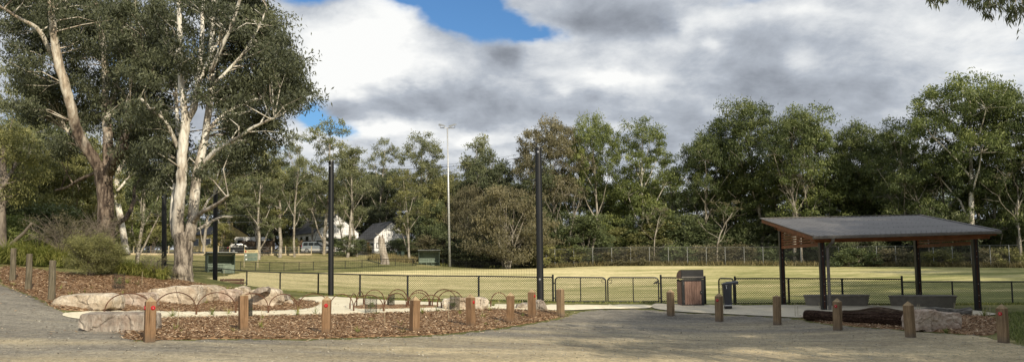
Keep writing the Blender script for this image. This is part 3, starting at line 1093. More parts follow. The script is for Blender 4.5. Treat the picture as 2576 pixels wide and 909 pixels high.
T(520, 330, 130, 128, 'tall2', 'leaf_grey', 'grey-green gum behind the lower limbs of the white-trunked gum')
# street trees in front of the houses
T(655, 400, 120, 112, 'open2', 'leaf_grey', 'street gum with bare lower trunk beside the dark hatchback', bark='bark_far')
T(708, 380, 110, 115, 'slim1', 'leaf_olive', 'leaning street gum in front of the brown paling fence')
T(745, 338, 100, 116, 'open1', 'leaf_grey', 'slender grey gum left of the middle net pole near the silver wagon')
T(818, 308, 140, 122, 'open2', 'leaf_grey', 'tallest sparse grey gum immediately left of the middle net pole')
T(876, 350, 95, 116, 'slim1', 'leaf_grey', 'slim pale-trunked gum just right of the middle net pole')
T(900, 372, 100, 118, 'open1', 'leaf_grey', 'thin grey gum between the two white gabled houses')
T(955, 345, 95, 146, 'open2', 'leaf_grey', 'open-crowned gum standing over the roof of the right white house')
T(1030, 430, 95, 116, 'open2', 'leaf_olive', 'olive gum hanging over the white gable of the right house')
T(1050, 338, 110, 130, 'tall1', 'leaf_grey', 'full grey-green gum left of the light tower')
T(1088, 440, 90, 128, 'full1', 'leaf_olive', 'olive tree behind the middle dugout')
T(1170, 338, 95, 131, 'slim1', 'leaf_grey', 'twin-topped sparse gum right beside the light tower')
T(1203, 350, 70, 133, 'open1', 'leaf_grey', 'wispy grey gum a little right of the light tower')
T(1240, 384, 140, 126, 'full1', 'leaf_dark', 'rounded dark gum midway between light tower and right net pole')
T(1310, 400, 130, 124, 'tall2', 'leaf_dark', 'dark gum behind the rope of the net near the right pole')
T(1275, 470, 200, 114, 'weep', 'leaf_brown', 'large weeping olive tree left of the right net pole at the edge of the oval')
T(1178, 470, 110, 124, 'weep', 'leaf_brown', 'brownish weeping tree right of the light tower above the far fence')
T(1075, 500, 90, 127, 'bush1', 'leaf_deep', 'dark bush rising behind the middle dugout roof', name='bush')
T(1108, 560, 70, 124, 'bush2', 'leaf_deep', 'dark bush between the middle dugout and the light tower', name='bush')
for i, (px, top, w_, d) in enumerate([(610, 420, 150, 150), (690, 430, 150, 146), (770, 440, 130, 150), (930, 440, 150, 158), (1010, 430, 140, 150), (1085, 430, 130, 152), (1150, 440, 130, 150), (1215, 430, 150, 150), (1330, 440, 130, 140)]):
    T(px, top, w_, d, ['full1', 'full2', 'tall2'][i % 3], ['leaf_grey', 'leaf_dark', 'leaf_olive'][i % 3], 'grey-green tree in the second row behind the houses and the light tower', 'second row of trees at the left centre')
T(785, 440, 90, 127, 'open2', 'leaf_grey', 'loose grey gum reaching over the charcoal roof of the long white house')
T(20, 260, 170, 75, 'full1', 'leaf_grey', 'tall grey-green tree at the left border rising behind the olive trees')
# right of the right pole
T(1395, 302, 160, 124, 'dome2', 'leaf_brown', 'brownish dome-crowned gum just right of the right net pole', bark='bark_far')
T(1502, 296, 130, 126, 'dome1', 'leaf_green', 'bright green dome-topped gum, second right of the right net pole')
T(1605, 305, 140, 126, 'tall1', 'leaf_green', 'green gum with a leaning pale trunk, third right of the right net pole', bark='bark_white')
T(1450, 420, 140, 132, 'full1', 'leaf_deep', 'deep green tree filling the gap beneath the brownish dome-crowned gum')
T(1580, 430, 160, 128, 'full2', 'leaf_green', 'broad mid-green tree under the gum with the leaning pale trunk')
T(1700, 375, 80, 130, 'slim1', 'leaf_green', 'small slim gum at the dip in the tree line left of the shelter')
T(1765, 340, 150, 124, 'dome2', 'leaf_shaded', 'dark open gum with layered tufts left of the tallest middle gum')
T(1835, 318, 130, 126, 'tall2', 'leaf_shaded', 'dark narrow gum just left of the tallest gum above the shelter')
T(1905, 246, 190, 122, 'dome1', 'leaf_shaded', 'tallest gum above the left end of the shelter roof')
T(1985, 285, 150, 116, 'dome2', 'leaf_shaded', 'dark gum right of the tallest gum above the shelter, with a thin white stem')
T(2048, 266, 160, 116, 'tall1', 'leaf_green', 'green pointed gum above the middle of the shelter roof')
T(2110, 318, 140, 118, 'tall2', 'leaf_shaded', 'dark gum above the shelter right of the green pointed gum')
T(2165, 307, 140, 116, 'dome2', 'leaf_shaded', 'round-topped gum above the right part of the shelter roof')
T(2232, 345, 130, 120, 'full1', 'leaf_dark', 'lower grey gum in the dip left of the giant dome gum')
T(2275, 300, 140, 108, 'tall1', 'leaf_shaded', 'dark gum leaning on the left flank of the giant dome gum')
T(2420, 186, 270, 101, 'dome2', 'leaf_green', 'giant dome-crowned gum with white inner branches at the right', bark='bark_white')
T(2540, 215, 190, 100, 'dome2', 'leaf_shaded', 'tall dark gum at the right edge beside the giant dome gum')
T(2610, 235, 170, 98, 'full1', 'leaf_shaded', 'dark gum cut by the right border of the photo')
T(2360, 350, 150, 104, 'full2', 'leaf_shaded', 'dense dark tree under the left half of the giant dome gum')
T(2490, 380, 150, 103, 'full1', 'leaf_shaded', 'dense dark tree under the right half of the giant dome gum')
T(1720, 440, 120, 133, 'open1', 'leaf_shaded', 'open dark gum over the grey-roofed house left of the shelter')
T(1840, 420, 150, 126, 'full2', 'leaf_shaded', 'broad dark tree left of the shelter roof corner')
T(1960, 400, 160, 120, 'full1', 'leaf_shaded', 'broad dark tree above the left half of the shelter roof')
T(2090, 410, 170, 118, 'full2', 'leaf_shaded', 'broad dark tree above the middle of the shelter roof')
T(2210, 420, 160, 116, 'full1', 'leaf_shaded', 'broad dark tree above the right half of the shelter roof')
for px, top, w_, d, lab in [(1800, 505, 90, 117, 'bleached bare tree left of the shelter roof behind the mesh fence'), (1640, 520, 60, 118.5, 'bare pale sapling behind the mesh fence above the bin enclosure'),
                          (2545, 400, 110, 97, 'bleached bare tree at the right edge, before the dark gums'), (2330, 450, 80, 104, 'bare white-limbed tree above the right end of the shelter roof'),
                          (2010, 430, 70, 113, 'bare white-limbed tree rising behind the left half of the shelter roof'), (1265, 545, 70, 117.5, 'bare pale tree at the edge of the oval left of the right net pole'),
                          (1430, 470, 60, 119, 'bare pale tree just right of the right net pole')]:
    T(px, top, w_, d, 'bare1', 'leaf_brown', lab)
# understorey of the belt
rng = random.Random(21)
lowkeys = ['bush1', 'bush2', 'bush3']
for i in range(26):
    px = 1390 + i * 48 + rng.uniform(-14, 14)
    d = (121 if px < 2100 else 107) - 3 * (px > 2350) + rng.uniform(-2, 7)
    T(px, rng.uniform(520, 575), rng.uniform(95, 140), d, lowkeys[i % 3], rng.choice(['leaf_deep', 'leaf_deep', 'leaf_shaded', 'leaf_dark'] if px > 1650 else ['leaf_deep', 'leaf_olive', 'leaf_green']),
      'dark understorey bush in the thick row behind the tall mesh fence', 'understorey bushes behind the tall mesh fence', name='bush')
for i in range(16):
    px = 1375 + i * 78 + rng.uniform(-20, 20)
    d = (117 if px < 2100 else 103) - 4 * (px > 2350) + rng.uniform(-.5, 1)
    T(px, rng.uniform(612, 632), rng.uniform(80, 110), d, rng.choice(['low1', 'low2']), rng.choice(['leaf_brown', 'leaf_deep', 'leaf_olive']),
      'low scrub bush pressed against the tall mesh fence', 'scrub bushes at the tall mesh fence', name='scrub_bush', cat='shrub')
for i in range(12):
    px = 1010 + i * 33 + rng.uniform(-10, 10)
    T(px, rng.uniform(560, 610), rng.uniform(80, 120), 123 + rng.uniform(-2, 3), lowkeys[i % 3], rng.choice(['leaf_deep', 'leaf_dark', 'leaf_brown']),
      'dark understorey bush behind the low fence near the light tower', 'understorey bushes near the light tower', name='bush')
for i in range(15):
    px = -40 + i * 195 + rng.uniform(-40, 40)
    T(px, rng.uniform(420, 470), rng.uniform(190, 260), rng.uniform(165, 185), rng.choice(['full1', 'full2', 'bush1']), 'leaf_deep',
      'dark distant tree filling the gaps far behind the front row of gums', 'distant trees behind the belt')
for i in range(14):
    px = 30 + i * 200 + rng.uniform(-40, 40)
    T(px, rng.uniform(540, 580), rng.uniform(170, 220), rng.uniform(150, 165), rng.choice(lowkeys), 'leaf_deep',
      'dark distant bush filling the gaps far behind the front row of gums', 'distant bushes behind the belt', name='bush')
T(866, 478, 62, 131.5, 'open1', 'leaf_grey', 'thin grey gum whose leaves veil the gable of the long white house')
T(876, 590, 55, 117, 'bush3', 'leaf_deep', 'dense dark green bush on the bank just right of the middle net pole', name='bush', cat='shrub')
T(830, 596, 60, 132, 'bush2', 'leaf_deep', 'dark shrub in front of the left white gabled house', name='bush', cat='shrub')
T(910, 600, 34, 131, 'bush3', 'leaf_deep', 'dark shrub beside the orange door', name='bush', cat='shrub')
T(1100, 553, 60, 136, 'bush1', 'leaf_yellow', 'yellow-green bush left of the light tower below the small gable', name='bush', cat='shrub')
T(728, 597, 46, 124, 'low1', 'leaf_olive', 'olive shrub against the brown paling fence', name='shrub', cat='shrub')
T(598, 610, 40, 131, 'low2', 'leaf_deep', 'dark shrub in front of the cream house', name='shrub', cat='shrub')
T(560, 560, 50, 125, 'bush3', 'leaf_olive', 'olive bush right of the second net pole in front of the cream wall', name='bush', cat='shrub')
T(1020, 607, 50, 128, 'bush1', 'leaf_brown', 'brown-green hedge bush at the right end of the white house', name='bush', cat='shrub')
T(925, 632, 34, 124, 'low2', 'leaf_brown', 'low brown shrub on the bank below the orange door', name='shrub', cat='shrub')

# tall gums beside the car park, out of the picture to the right; they shade its right half
for i, (x, y, h, w, k) in enumerate([(23, 5, 17, 9, 'dome1'), (25, 12.5, 17, 9, 'full2'), (29.5, 1.5, 21, 9, 'dome2'), (30, 9, 19, 11, 'full1'), (28, -5, 23, 10, 'tall1'), (37, 17, 20, 12, 'full2'), (35, -12, 26, 11, 'tall2'), (17, -2.5, 15.5, 7, 'open1'), (20.5, 4, 15, 8, 'dome1'),
                                     (46, 14, 25, 12, 'full1'), (52, 30, 24, 14, 'full2'), (64, 44, 26, 18, 'full1'), (72, 62, 26, 18, 'full2')]):
    tree('gum_tree', k, x, y, GZ(x, y), h, w, 'leaf_dark', 'tall gum standing beside the car park to the right of the view', group='gums beside the car park')


# ---- the two big gums in the left foreground: limbs drawn through surveyed points
def big_gum(name, label, d0, base_px, limbs, puffs, leaf, bark, seed, L=.20, W=.055, twig=.03):
    rng = random.Random(seed)
    b = G(*base_px) if len(base_px) == 2 else P(*base_px)
    root = thing(name, label, 'tree', (b.x, b.y, GZ(b.x, b.y) - .1))
    o0 = Vector(root.location)
    mb, lv = MB(), Leaves(seed)
    nodes = []
    for pts, dd in limbs:
        q = [P(px, py, d0 + dd * i / (len(pts) - 1)) - o0 for i, (px, py, r) in enumerate(pts)]
        r = [sz(p[2], d0) for p in pts]
        # curved, slightly lumpy run between the points
        qq, rr = [], []
        for i in range(len(q) - 1):
            p0, p1, p2, p3 = q[max(i - 1, 0)], q[i], q[i + 1], q[min(i + 2, len(q) - 1)]
            for t in (0, .25, .5, .75):
                v = .5 * ((2 * p1) + (p2 - p0) * t + (2 * p0 - 5 * p1 + 4 * p2 - p3) * t * t + (3 * p1 - p0 - 3 * p2 + p3) * t ** 3)
                qq.append(v + rdir(rng) * min(r[i] * .10, .025))
                rr.append((r[i] + (r[i + 1] - r[i]) * t) * rng.uniform(.97, 1.03))
        qq.append(q[-1])
        rr.append(r[-1])
        mb.tube(qq, rr, 12 if r[0] > .15 else 7, cap=True, wob=.035, rng=rng)
        nodes += [(v, s) for v, s in zip(qq, rr)]
    for (px, py, rx, ry, n, depth) in puffs:
        for i in range(n):
            a, m = rng.uniform(0, 6.28), math.sqrt(rng.random())
            dd = d0 + (rng.uniform(.5, depth * 1.5) if rng.random() < .8 else rng.uniform(-depth, 0))
            t = P(px + rx * m * math.cos(a), py + ry * m * math.sin(a), dd) - o0
            R = rng.uniform(.55, 1.05)
            lv.puff(t, R, 8, 46, L, W, .8, 1.0, base=.34 + .25 * rng.random(), sig=.30)
            # a twig back to the nearest limb below
            best = min(nodes, key=lambda k: (k[0] - t).length + max(0, k[0].z - t.z + .4) * 1.5)
            v = best[0]
            m1 = v.lerp(t, .5) + Vector((rng.uniform(-.3, .3), rng.uniform(-.3, .3), rng.uniform(-.1, .35)))
            mb.tube([v, m1, t], [min(best[1] * .6, twig * 1.4), twig * .8, twig * .3], 4, cap=False)
            if rng.random() < .7:
                e = t + rdir(rng) * R * 1.1
                mb.tube([m1, m1.lerp(e, .6) + rdir(rng) * .12, e], [twig * .5, twig * .35, twig * .15], 3, cap=False)
    mb.build('trunk', bark, root, smooth=True)
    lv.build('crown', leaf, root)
    return root


limbsA = [
    ([(266, 668, 27), (265, 640, 23), (266, 560, 20), (264, 490, 19), (262, 455, 21), (260, 425, 22)], 0),
    ([(258, 440, 15), (238, 402, 14), (216, 372, 13.5), (196, 335, 13), (186, 300, 12), (177, 262, 11), (163, 212, 11), (146, 152, 10.5), (137, 95, 9), (130, 40, 7.5), (126, -20, 6), (120, -90, 4)], -3),
    ([(160, 205, 8), (147, 172, 6.5), (118, 112, 6), (92, 70, 5), (52, 48, 4), (10, 22, 3), (-30, 0, 2)], -3),
    ([(138, 100, 5), (150, 60, 4.5), (165, 20, 4), (180, -30, 3)], 2),
    ([(264, 440, 15), (271, 400, 12.5), (271, 350, 12), (268, 300, 11), (264, 250, 10), (266, 198, 9), (261, 125, 8), (244, 40, 7), (236, -30, 5)], 2),
    ([(270, 435, 15), (284, 412, 13), (300, 390, 12), (311, 372, 10.5), (315, 366, 8)], -2),
    ([(268, 300, 7), (282, 262, 7), (295, 200, 6.5), (303, 130, 6), (312, 60, 5), (318, -20, 4)], 3),
    ([(282, 400, 8), (312, 345, 8), (334, 310, 7.5), (348, 275, 7), (357, 200, 7), (356, 112, 6), (343, 60, 5), (340, -20, 4)], 4),
    ([(357, 170, 4), (372, 145, 4), (385, 130, 3)], 1),
    ([(262, 560, 7), (300, 558, 6), (322, 540, 6), (336, 505, 5), (339, 470, 4), (360, 440, 3)], 4),
    ([(245, 415, 6), (210, 380, 5), (170, 330, 4), (120, 300, 3), (90, 290, 2)], 5),
    ([(250, 430, 5), (200, 452, 4.5), (170, 470, 3.5), (140, 478, 3)], 3),
]
puffsA = [(60, 90, 60, 60, 14, 3), (120, 40, 90, 60, 26, 4), (210, 60, 90, 80, 30, 4), (300, 80, 80, 90, 30, 4), (90, 200, 60, 50, 16, 3), (215, 170, 50, 60, 16, 3),
          (320, 220, 60, 70, 22, 4), (110, 270, 70, 40, 14, 3), (225, 280, 30, 50, 8, 3), (330, 320, 55, 50, 13, 4), (30, 0, 60, 40, 10, 3), (200, -40, 200, 40, 30, 4), (160, 370, 40, 30, 5, 3),
          (340, 400, 40, 40, 9, 4), (375, 130, 40, 100, 16, 4)]
big_gum('big_gum_tree', 'massive gum with rough dark lower trunk, broken stub and pale leaning limbs, left foreground', 38.0, (266, 668, 38.0), limbsA, puffsA, 'leaf_big', 'bark_a', 301)
limbsB = [
    ([(458, 715, 30), (459, 690, 25), (460, 660, 22), (462, 620, 23), (463, 585, 25)], 0),
    ([(452, 600, 15), (447, 550, 14), (452, 500, 13), (456, 450, 12.5), (458, 400, 12), (462, 350, 12), (467, 302, 11), (463, 270, 8), (456, 215, 7.5), (453, 150, 7), (452, 80, 6), (450, 10, 5.5), (449, -60, 4)], -1),
    ([(467, 305, 10), (487, 272, 8.5), (497, 215, 7), (503, 160, 6.5), (508, 90, 5.5), (511, 10, 5), (514, -60, 4)], 1.5),
    ([(440, 600, 7), (433, 555, 6.5), (438, 480, 6), (446, 430, 5.5), (449, 370, 5), (446, 300, 5), (443, 240, 4), (440, 150, 3)], 3),
    ([(476, 605, 14), (484, 550, 13), (490, 490, 12), (497, 432, 11), (508, 380, 10), (518, 330, 9.5), (528, 255, 8.5), (533, 200, 8), (530, 150, 7.5), (533, 90, 6.5), (537, 10, 6), (540, -50, 4)], 1.5),
    ([(498, 432, 8), (520, 402, 7), (542, 380, 6.5), (570, 362, 5), (600, 345, 4.5), (640, 318, 3.5), (690, 296, 2.5)], -2),
    ([(532, 180, 6), (552, 130, 5.5), (580, 70, 5), (600, 10, 4), (612, -40, 3)], -2),
    ([(498, 215, 5), (525, 150, 4.5), (550, 100, 4), (570, 40, 3.5), (582, -30, 3)], 3),
    ([(533, 215, 4), (570, 180, 4), (615, 130, 3.5), (650, 70, 3), (672, 20, 2)], 1),
    ([(484, 560, 7), (505, 535, 6), (530, 522, 5), (552, 508, 4), (574, 490, 2.5)], -2),
    ([(492, 545, 4), (510, 530, 3.5), (522, 505, 3), (536, 490, 2)], 2),
    ([(448, 372, 5.5), (432, 335, 5), (411, 300, 4.5), (385, 280, 4), (355, 248, 3)], -2),
    ([(478, 590, 5), (500, 575, 4.5), (525, 560, 4), (556, 545, 3), (585, 545, 2)], 3),
    ([(520, 330, 5), (560, 290, 4.5), (610, 262, 4), (670, 240, 3), (720, 230, 2)], 2),
]
puffsB = [(410, 60, 60, 80, 20, 4), (400, 190, 60, 60, 16, 4), (500, 30, 60, 60, 8, 4), (590, 40, 80, 55, 22, 4), (640, 60, 50, 45, 16, 3), (590, 150, 80, 70, 20, 4), (690, 190, 60, 50, 22, 3),
          (720, 240, 45, 35, 14, 3), (640, 260, 80, 50, 22, 4), (560, 260, 50, 60, 10, 4), (640, 330, 70, 40, 15, 3), (400, 300, 50, 60, 14, 4), (420, 400, 40, 60, 11, 4), (540, -30, 150, 35, 22, 4), (390, 450, 40, 45, 8, 3),
          (480, 140, 40, 60, 6, 4), (620, 395, 60, 40, 10, 3), (685, 120, 40, 40, 12, 3), (520, 420, 30, 30, 3, 3)]
big_gum('big_gum_tree', 'big gum with several upright white trunks from one flaky base, beside the leftmost net poles', 34.0, (458, 715, 34.0), limbsB, puffsB, 'leaf_big', 'bark_b', 302)
limbsC = [([(318, 640, 9), (312, 600, 8), (303, 548, 7.5), (294, 500, 7), (293, 450, 6.5), (302, 420, 6), (318, 395, 5), (330, 370, 3)], 2), ([(294, 480, 3), (310, 462, 3), (325, 440, 2)], 1)]
big_gum('gum_tree', 'slender pale-trunked gum close behind the rough trunk of the left big gum', 60.0, (318, 640, 60.0), limbsC, [(330, 370, 40, 30, 8, 2), (345, 420, 30, 25, 5, 2)], 'leaf_grey', 'bark_white', 303)
limbsD = [([(4, 668, 12), (6, 600, 10), (4, 520, 9), (8, 440, 8), (6, 380, 7)], 1), ([(8, 640, 6), (30, 612, 5), (60, 585, 4), (80, 560, 3)], -1), ([(7, 470, 5), (30, 430, 4), (52, 380, 3)], 1)]
big_gum('gum_tree', 'dark rough trunk at the very left border of the photo', 42.0, (4, 668, 42.0), limbsD, [(20, 380, 50, 40, 10, 2), (60, 430, 50, 50, 8, 2), (20, 480, 40, 40, 6, 2)], 'leaf_olive', 'bark_dark', 304)


def hanging():
    d0 = 13.0
    b = P(3080, 700, d0)
    root = thing('gum_tree', 'gum whose hanging leaf sprays dip into the top right corner of the photo', 'tree', (b.x, b.y, GZ(b.x, b.y) - .1))
    o0 = Vector(root.location)
    mb, lv = MB(), Leaves(305)
    rng = random.Random(305)
    for pts in [[(3080, 900, 24), (3070, 560, 20), (3040, 200, 18), (2960, -60, 14), (2820, -150, 9), (2680, -150, 6), (2560, -110, 4), (2480, -60, 2)],
                [(2820, -150, 6), (2660, -170, 4), (2480, -130, 3), (2360, -70, 2)], [(3050, 240, 9), (3100, 0, 8), (3180, -200, 5), (3240, -400, 3)]]:
        mb.tube([P(a, c, d0) - o0 for a, c, r in pts], [sz(r, d0) for _, _, r in pts], 8, cap=False)
    for (px, py) in [(2355, -6), (2372, -14), (2335, -16), (2470, 20), (2492, 34), (2510, 18), (2528, 46), (2552, 22), (2570, 14), (2590, 30), (2480, -6), (2540, -10), (2600, -20), (2450, -8),
                     (2700, -60), (2660, 0), (2750, -20), (2820, -60), (2900, -20), (3000, -120), (3100, -200), (3200, -260), (2760, -220), (2900, -240), (3050, -330), (2980, 60), (3180, -60)]:
        n = 1 if px < 2640 else 3
        for k in range(n):
            t = P(px + rng.uniform(-9, 9) * n, py + rng.uniform(-6, 6) * n, d0 + rng.uniform(-.5, .5) * n) - o0
            lv.puff(t, .15 if n == 1 else .7, 6 if n == 1 else 12, 11 if n == 1 else 22, .15, .026, 1.7, 2.0, base=.3)
            s = t + Vector((rng.uniform(-.1, .3), 0, .55))
            mb.tube([s, t.lerp(s, .5) + rdir(rng) * .05, t - Vector((0, 0, .15))], [.010, .008, .004], 3, cap=False)
    mb.build('trunk', 'bark_far', root, smooth=True)
    lv.build('crown', 'leaf_dark', root)


hanging()


# ------------------------------------------------------------------ bollards
btxt = {
    0: 'square timber bollard with a red reflector, nearest of all, beside the grey slab',
    1: 'plain timber bollard without reflector, second from the left along the mulch bed',
    2: 'timber bollard with a round red reflector below the middle net pole',
    3: 'plain bollard showing a dark left side, before the double row of hoops',
    4: 'timber bollard with a reflector on its right face, in front of the pale squared boulder',
    5: 'plain bollard with a dark stain, between the two side-reflector bollards near the right net pole',
    6: 'bollard with a reflector on its right edge, just left of the right net pole',
    7: 'flat-topped greyish bollard before the left gate leaf, at the tip of the mulch bed',
    8: 'plain greyish bollard in front of the right gate post, left of the bin enclosure',
    9: 'dark bollard with a red reflector in front of the drinking fountain',
    10: 'flat-topped plain bollard left of the dark log, in front of the shelter',
    11: 'bollard with a red reflector standing before the dark log',
    12: 'pale-capped plain bollard between the dark log and the pink boulder',
    13: 'bollard with a red reflector at the far right beside the grass corner'}
for i, (px, py, hp, yaw, refl) in enumerate(BOLL):
    d = BH * F / hp
    p = P(px, py, d)
    z = GZ(p.x, p.y)
    t = thing('bollard', btxt[i], 'bollard', (p.x, p.y, z), math.radians(yaw) + math.atan2(-p.x, p.y) * 1.0, 'timber bollards around the car park')
    rl = random.Random(i + 3)
    t.rotation_euler[0] = rl.uniform(-.022, .022)
    t.rotation_euler[1] = rl.uniform(-.022, .022)
    w = .205
    topz = BH - (.035 if i in (1, 7, 10) else .10)
    m = MB()
    m.box((0, 0, topz / 2 - .1), (w, w, topz + .2))
    m.build('post', 'timber' if i < 7 else 'timber_grey', t, bevel=.008)
    c = MB()
    h = w / 2 - .004
    c.add([(-h, -h, topz), (h, -h, topz), (h, h, topz), (-h, h, topz), (0, 0, BH + .01)], [(0, 1, 4), (1, 2, 4), (2, 3, 4), (3, 0, 4), (3, 2, 1, 0)])
    c.build('cap', 'endgrain', t)
    for f in refl:
        q = MB()
        zc = topz - .13
        ax = {'F': Vector((0, -1, 0)), 'R': Vector((1, 0, 0)), 'L': Vector((-1, 0, 0))}[f]
        xo = .035 if (i == 0 and f == 'F') else 0
        c0 = ax * (w / 2) + Vector((xo, 0, zc))
        q.tube([c0, c0 + ax * .012, c0 + ax * .022], [.046, .046, .034], 16)
        r = q.build('reflector', 'red', t)
        s = MB()
        s.tube([c0 + ax * .0225, c0 + ax * .026], [.009, .009], 8)
        s.build('screw', 'silver', r)
for i, (px, py, hp) in enumerate([(30, 712, 84), (70, 731, 93), (128, 753, 102)]):
    d = 1.2 * F / hp
    p = P(px, py, d)
    m = MB()
    rg = random.Random(i)
    H = hp * d / F
    m.tube([(0, 0, -.2), (.01, 0, .25), (.015, 0, .6), (.0, .01, .9), (.01, 0, H - .01), (.01, 0, H)], [.098, .098, .092, .09, .09, .08], 14, True, .05, rg)
    o = m.build('fence_post', 'oldpost', None, loc=(p.x, p.y, GZ(p.x, p.y)))
    tag(o, ['grey round log post, farthest left at the edge of the gravel drive', 'grey round log post, middle one of three at the left drive edge',
            'grey round log post nearest the tan boulders at the left drive edge'][i], 'post', 'log posts along the drive edge')


# ------------------------------------------------------------------ chain-link fences
def mesh_panel(mb, a, b, h0, h1, pitch, w, za=0.0, zb=0.0):
    """diagonal wires woven between two ground points, from h0 to h1 above them"""
    a, b = Vector(a), Vector(b)
    L = (b.xy - a.xy).length
    u = Vector((b.x - a.x, b.y - a.y, 0)) / L
    nrm = Vector((-u.y, u.x, 0))
    H = h1 - h0

    def at(s, z, o):
        return a + u * s + Vector((0, 0, (b.z - a.z) * s / L + h0 + z)) + nrm * o

    for sg in (1, -1):
        k = -H
        while k < L:
            s0, z0, s1, z1 = k, 0.0, k + H, H
            if s0 < 0:
                z0, s0 = -s0, 0.0
            if s1 > L:
                z1, s1 = H - (s1 - L), L
            if s1 - s0 > .01:
                if sg < 0:
                    z0, z1 = H - z0, H - z1
                o = .002 * sg
                dx, dz = (s1 - s0), (z1 - z0)
                ln = math.hypot(dx, dz)
                ox, oz = -dz / ln * w / 2, dx / ln * w / 2
                mb.add([at(s0 - ox, z0 - oz, o), at(s1 - ox, z1 - oz, o), at(s1 + ox, z1 + oz, o), at(s0 + ox, z0 + oz, o)], [(0, 1, 2, 3)])
            k += pitch * 1.414


def cl_fence(label, pts, H, pr, mat, wire, pitch, ww, rail=.029, bottom=True, name='chain_link_fence', post_mat=None, tops=None, skip=(), group=None):
    o0 = pts[0].copy()
    root = thing(name, label, 'fence', o0, 0, group)
    q = [p - o0 for p in pts]
    for i, p in enumerate(q):
        if i in skip:
            continue
        hh = H + (tops.get(i, .03) if tops else .03)
        MB().tube([p + Vector((0, 0, -.15)), p + Vector((0, 0, hh - .02)), p + Vector((0, 0, hh))], [pr, pr, pr * .7], 8).build('post', post_mat or mat, root, smooth=False)
    t = MB()
    t.tube([p + Vector((0, 0, H)) for p in q], rail, 6)
    t.build('top_rail', mat, root)
    if bottom:
        t = MB()
        t.tube([p + Vector((0, 0, .06)) for p in q], rail * .8, 6)
        t.build('bottom_rail', mat, root)
    m = MB()
    for a, b in zip(q[:-1], q[1:]):
        mesh_panel(m, a, b, .06, H, pitch, ww)
    m.build('wire_mesh', wire, root)
    return root


FH = 1.08
cl_fence('long black chain-link fence along the near side of the oval, left of the gates', fpts(FENCE), FH, .042, 'black', 'black', .066, .0115, tops={9: .12})
cl_fence('black chain-link fence behind the shelter, between the small gate and the tall end post', fpts(FENCE2), FH, .044, 'black', 'black', .066, .0115, tops={0: .1, 3: .14})
cl_fence('lower black chain-link fence at the far right behind the shelter', fpts(FENCE3), .97, .032, 'black', 'black', .066, .010, tops={0: -.2}, bottom=False)
q = [P(1663, 760, 32.5), P(1704, 762, 32.3), P(1774, 763, 31.9)]
q = [Vector((v.x, v.y, GZ(v.x, v.y))) for v in q]
cl_fence('short black chain-link panel behind the bin enclosure', q, FH, .044, 'black', 'black', .066, .0115, tops={0: .12, 2: .1}, skip=(1,))


def gate(label, a, b, H, lat, hinge_at, group):
    """bent-tube gate leaf with rounded top corners"""
    L = (b - a).length
    root = thing('gate', label, 'gate', a, math.atan2(b.y - a.y, b.x - a.x), group)
    dz = b.z - a.z
    pts = [Vector((0, 0, .06))]
    r = .16
    pts.append(Vector((0, 0, H - r)))
    for k in range(1, 6):
        t = k / 5 * math.pi / 2
        pts.append(Vector((r - r * math.cos(t), 0, H - r + r * math.sin(t))))
    for k in range(0, 6):
        t = k / 5 * math.pi / 2
        pts.append(Vector((L - r + r * math.sin(t), 0, dz + H - r + r * math.cos(t))))
    pts.append(Vector((L, 0, .06 + dz)))
    m = MB()
    m.tube(pts, .030, 8)
    m.tube([pts[0], pts[-1]], .028, 8)
    m.build('frame', 'black', root)
    if L > 1.2:
        MB().tube([(L / 2, 0, .06), (L / 2, 0, H)], .022, 8).build('brace', 'black', root)
    m = MB()
    mesh_panel(m, (0.02, 0, 0), (L - .02, 0, dz), .06, H - .02, .066, .0115)
    m.build('wire_mesh', 'black', root)
    if lat is not None:
        s = 1 if lat > L / 2 else -1
        m = MB()
        m.tube([(lat, -.04, H - .1), (lat - s * .12, -.04, H - .1), (lat - s * .12, -.04, H - .24), (lat, -.04, H - .24)], .012, 6)
        m.build('latch', 'black', root)
    m = MB()
    hx = 0 if hinge_at == 0 else L
    for z in (.2, H - .25):
        m.box((hx + (-.035 if hx == 0 else .035), 0, z + (dz if hx else 0)), (.05, .045, .05))
    m.build('hinge', 'black', root)
    return root


def gp(px, py, d):
    v = P(px, py, d)
    return Vector((v.x, v.y, GZ(v.x, v.y)))


ga, gb, gc, gd = gp(1397, 760, 32.45), gp(1524, 760, 32.45), gp(1529, 760, 32.45), gp(1657, 760, 32.45)
gate('left leaf of the wide black mesh double gate, hinged beside the right net pole', ga, gb, FH, (gb - ga).length - .05, 0, 'leaves of the double gate')
gate('right leaf of the black mesh double gate, hinged beside the bin enclosure', gc, gd, FH, .05, 1, 'leaves of the double gate')
gate('small black mesh gate standing open behind the drinking fountain', gp(1809, 762, 32.6), gp(1846, 765, 31.6), FH, None, 1, None)

# low black fences across the oval
nf = [(540, 683, 84), (605, 681.5, 88.5), (642, 681, 90), (678, 680.5, 91.5), (714, 680, 93), (752, 679.5, 94.5), (788, 679, 96), (832, 678.5, 97.5)]
nf2 = [(836, 678.5, 98), (868, 678, 99.5), (910, 677.5, 101.5), (952, 677, 103.5), (994, 676.5, 106), (1038, 676, 108), (1046, 676, 109)]
cl_fence('low black mesh fence along the far left side of the oval below the road bank', fpts(nf), 1.05, .04, 'black', 'black', .11, .010)
cl_fence('low black mesh fence on the far side of the oval, up to the middle dugout', fpts(nf2), 1.0, .04, 'black', 'black', .11, .010)
nf3 = [(1112, 675, 115.5), (1135, 674.5, 116), (1172, 674, 116.5), (1208, 673, 117), (1245, 672, 117), (1282, 671.5, 117), (1330, 670.5, 117), (1375, 669.5, 117)]
cl_fence('low black mesh fence on the far side of the oval, right of the light tower', fpts(nf3), 1.05, .04, 'black', 'black', .11, .010)
nf4 = [(395, 691, 66), (440, 690, 70), (482, 689, 74), (524, 687.5, 78)]
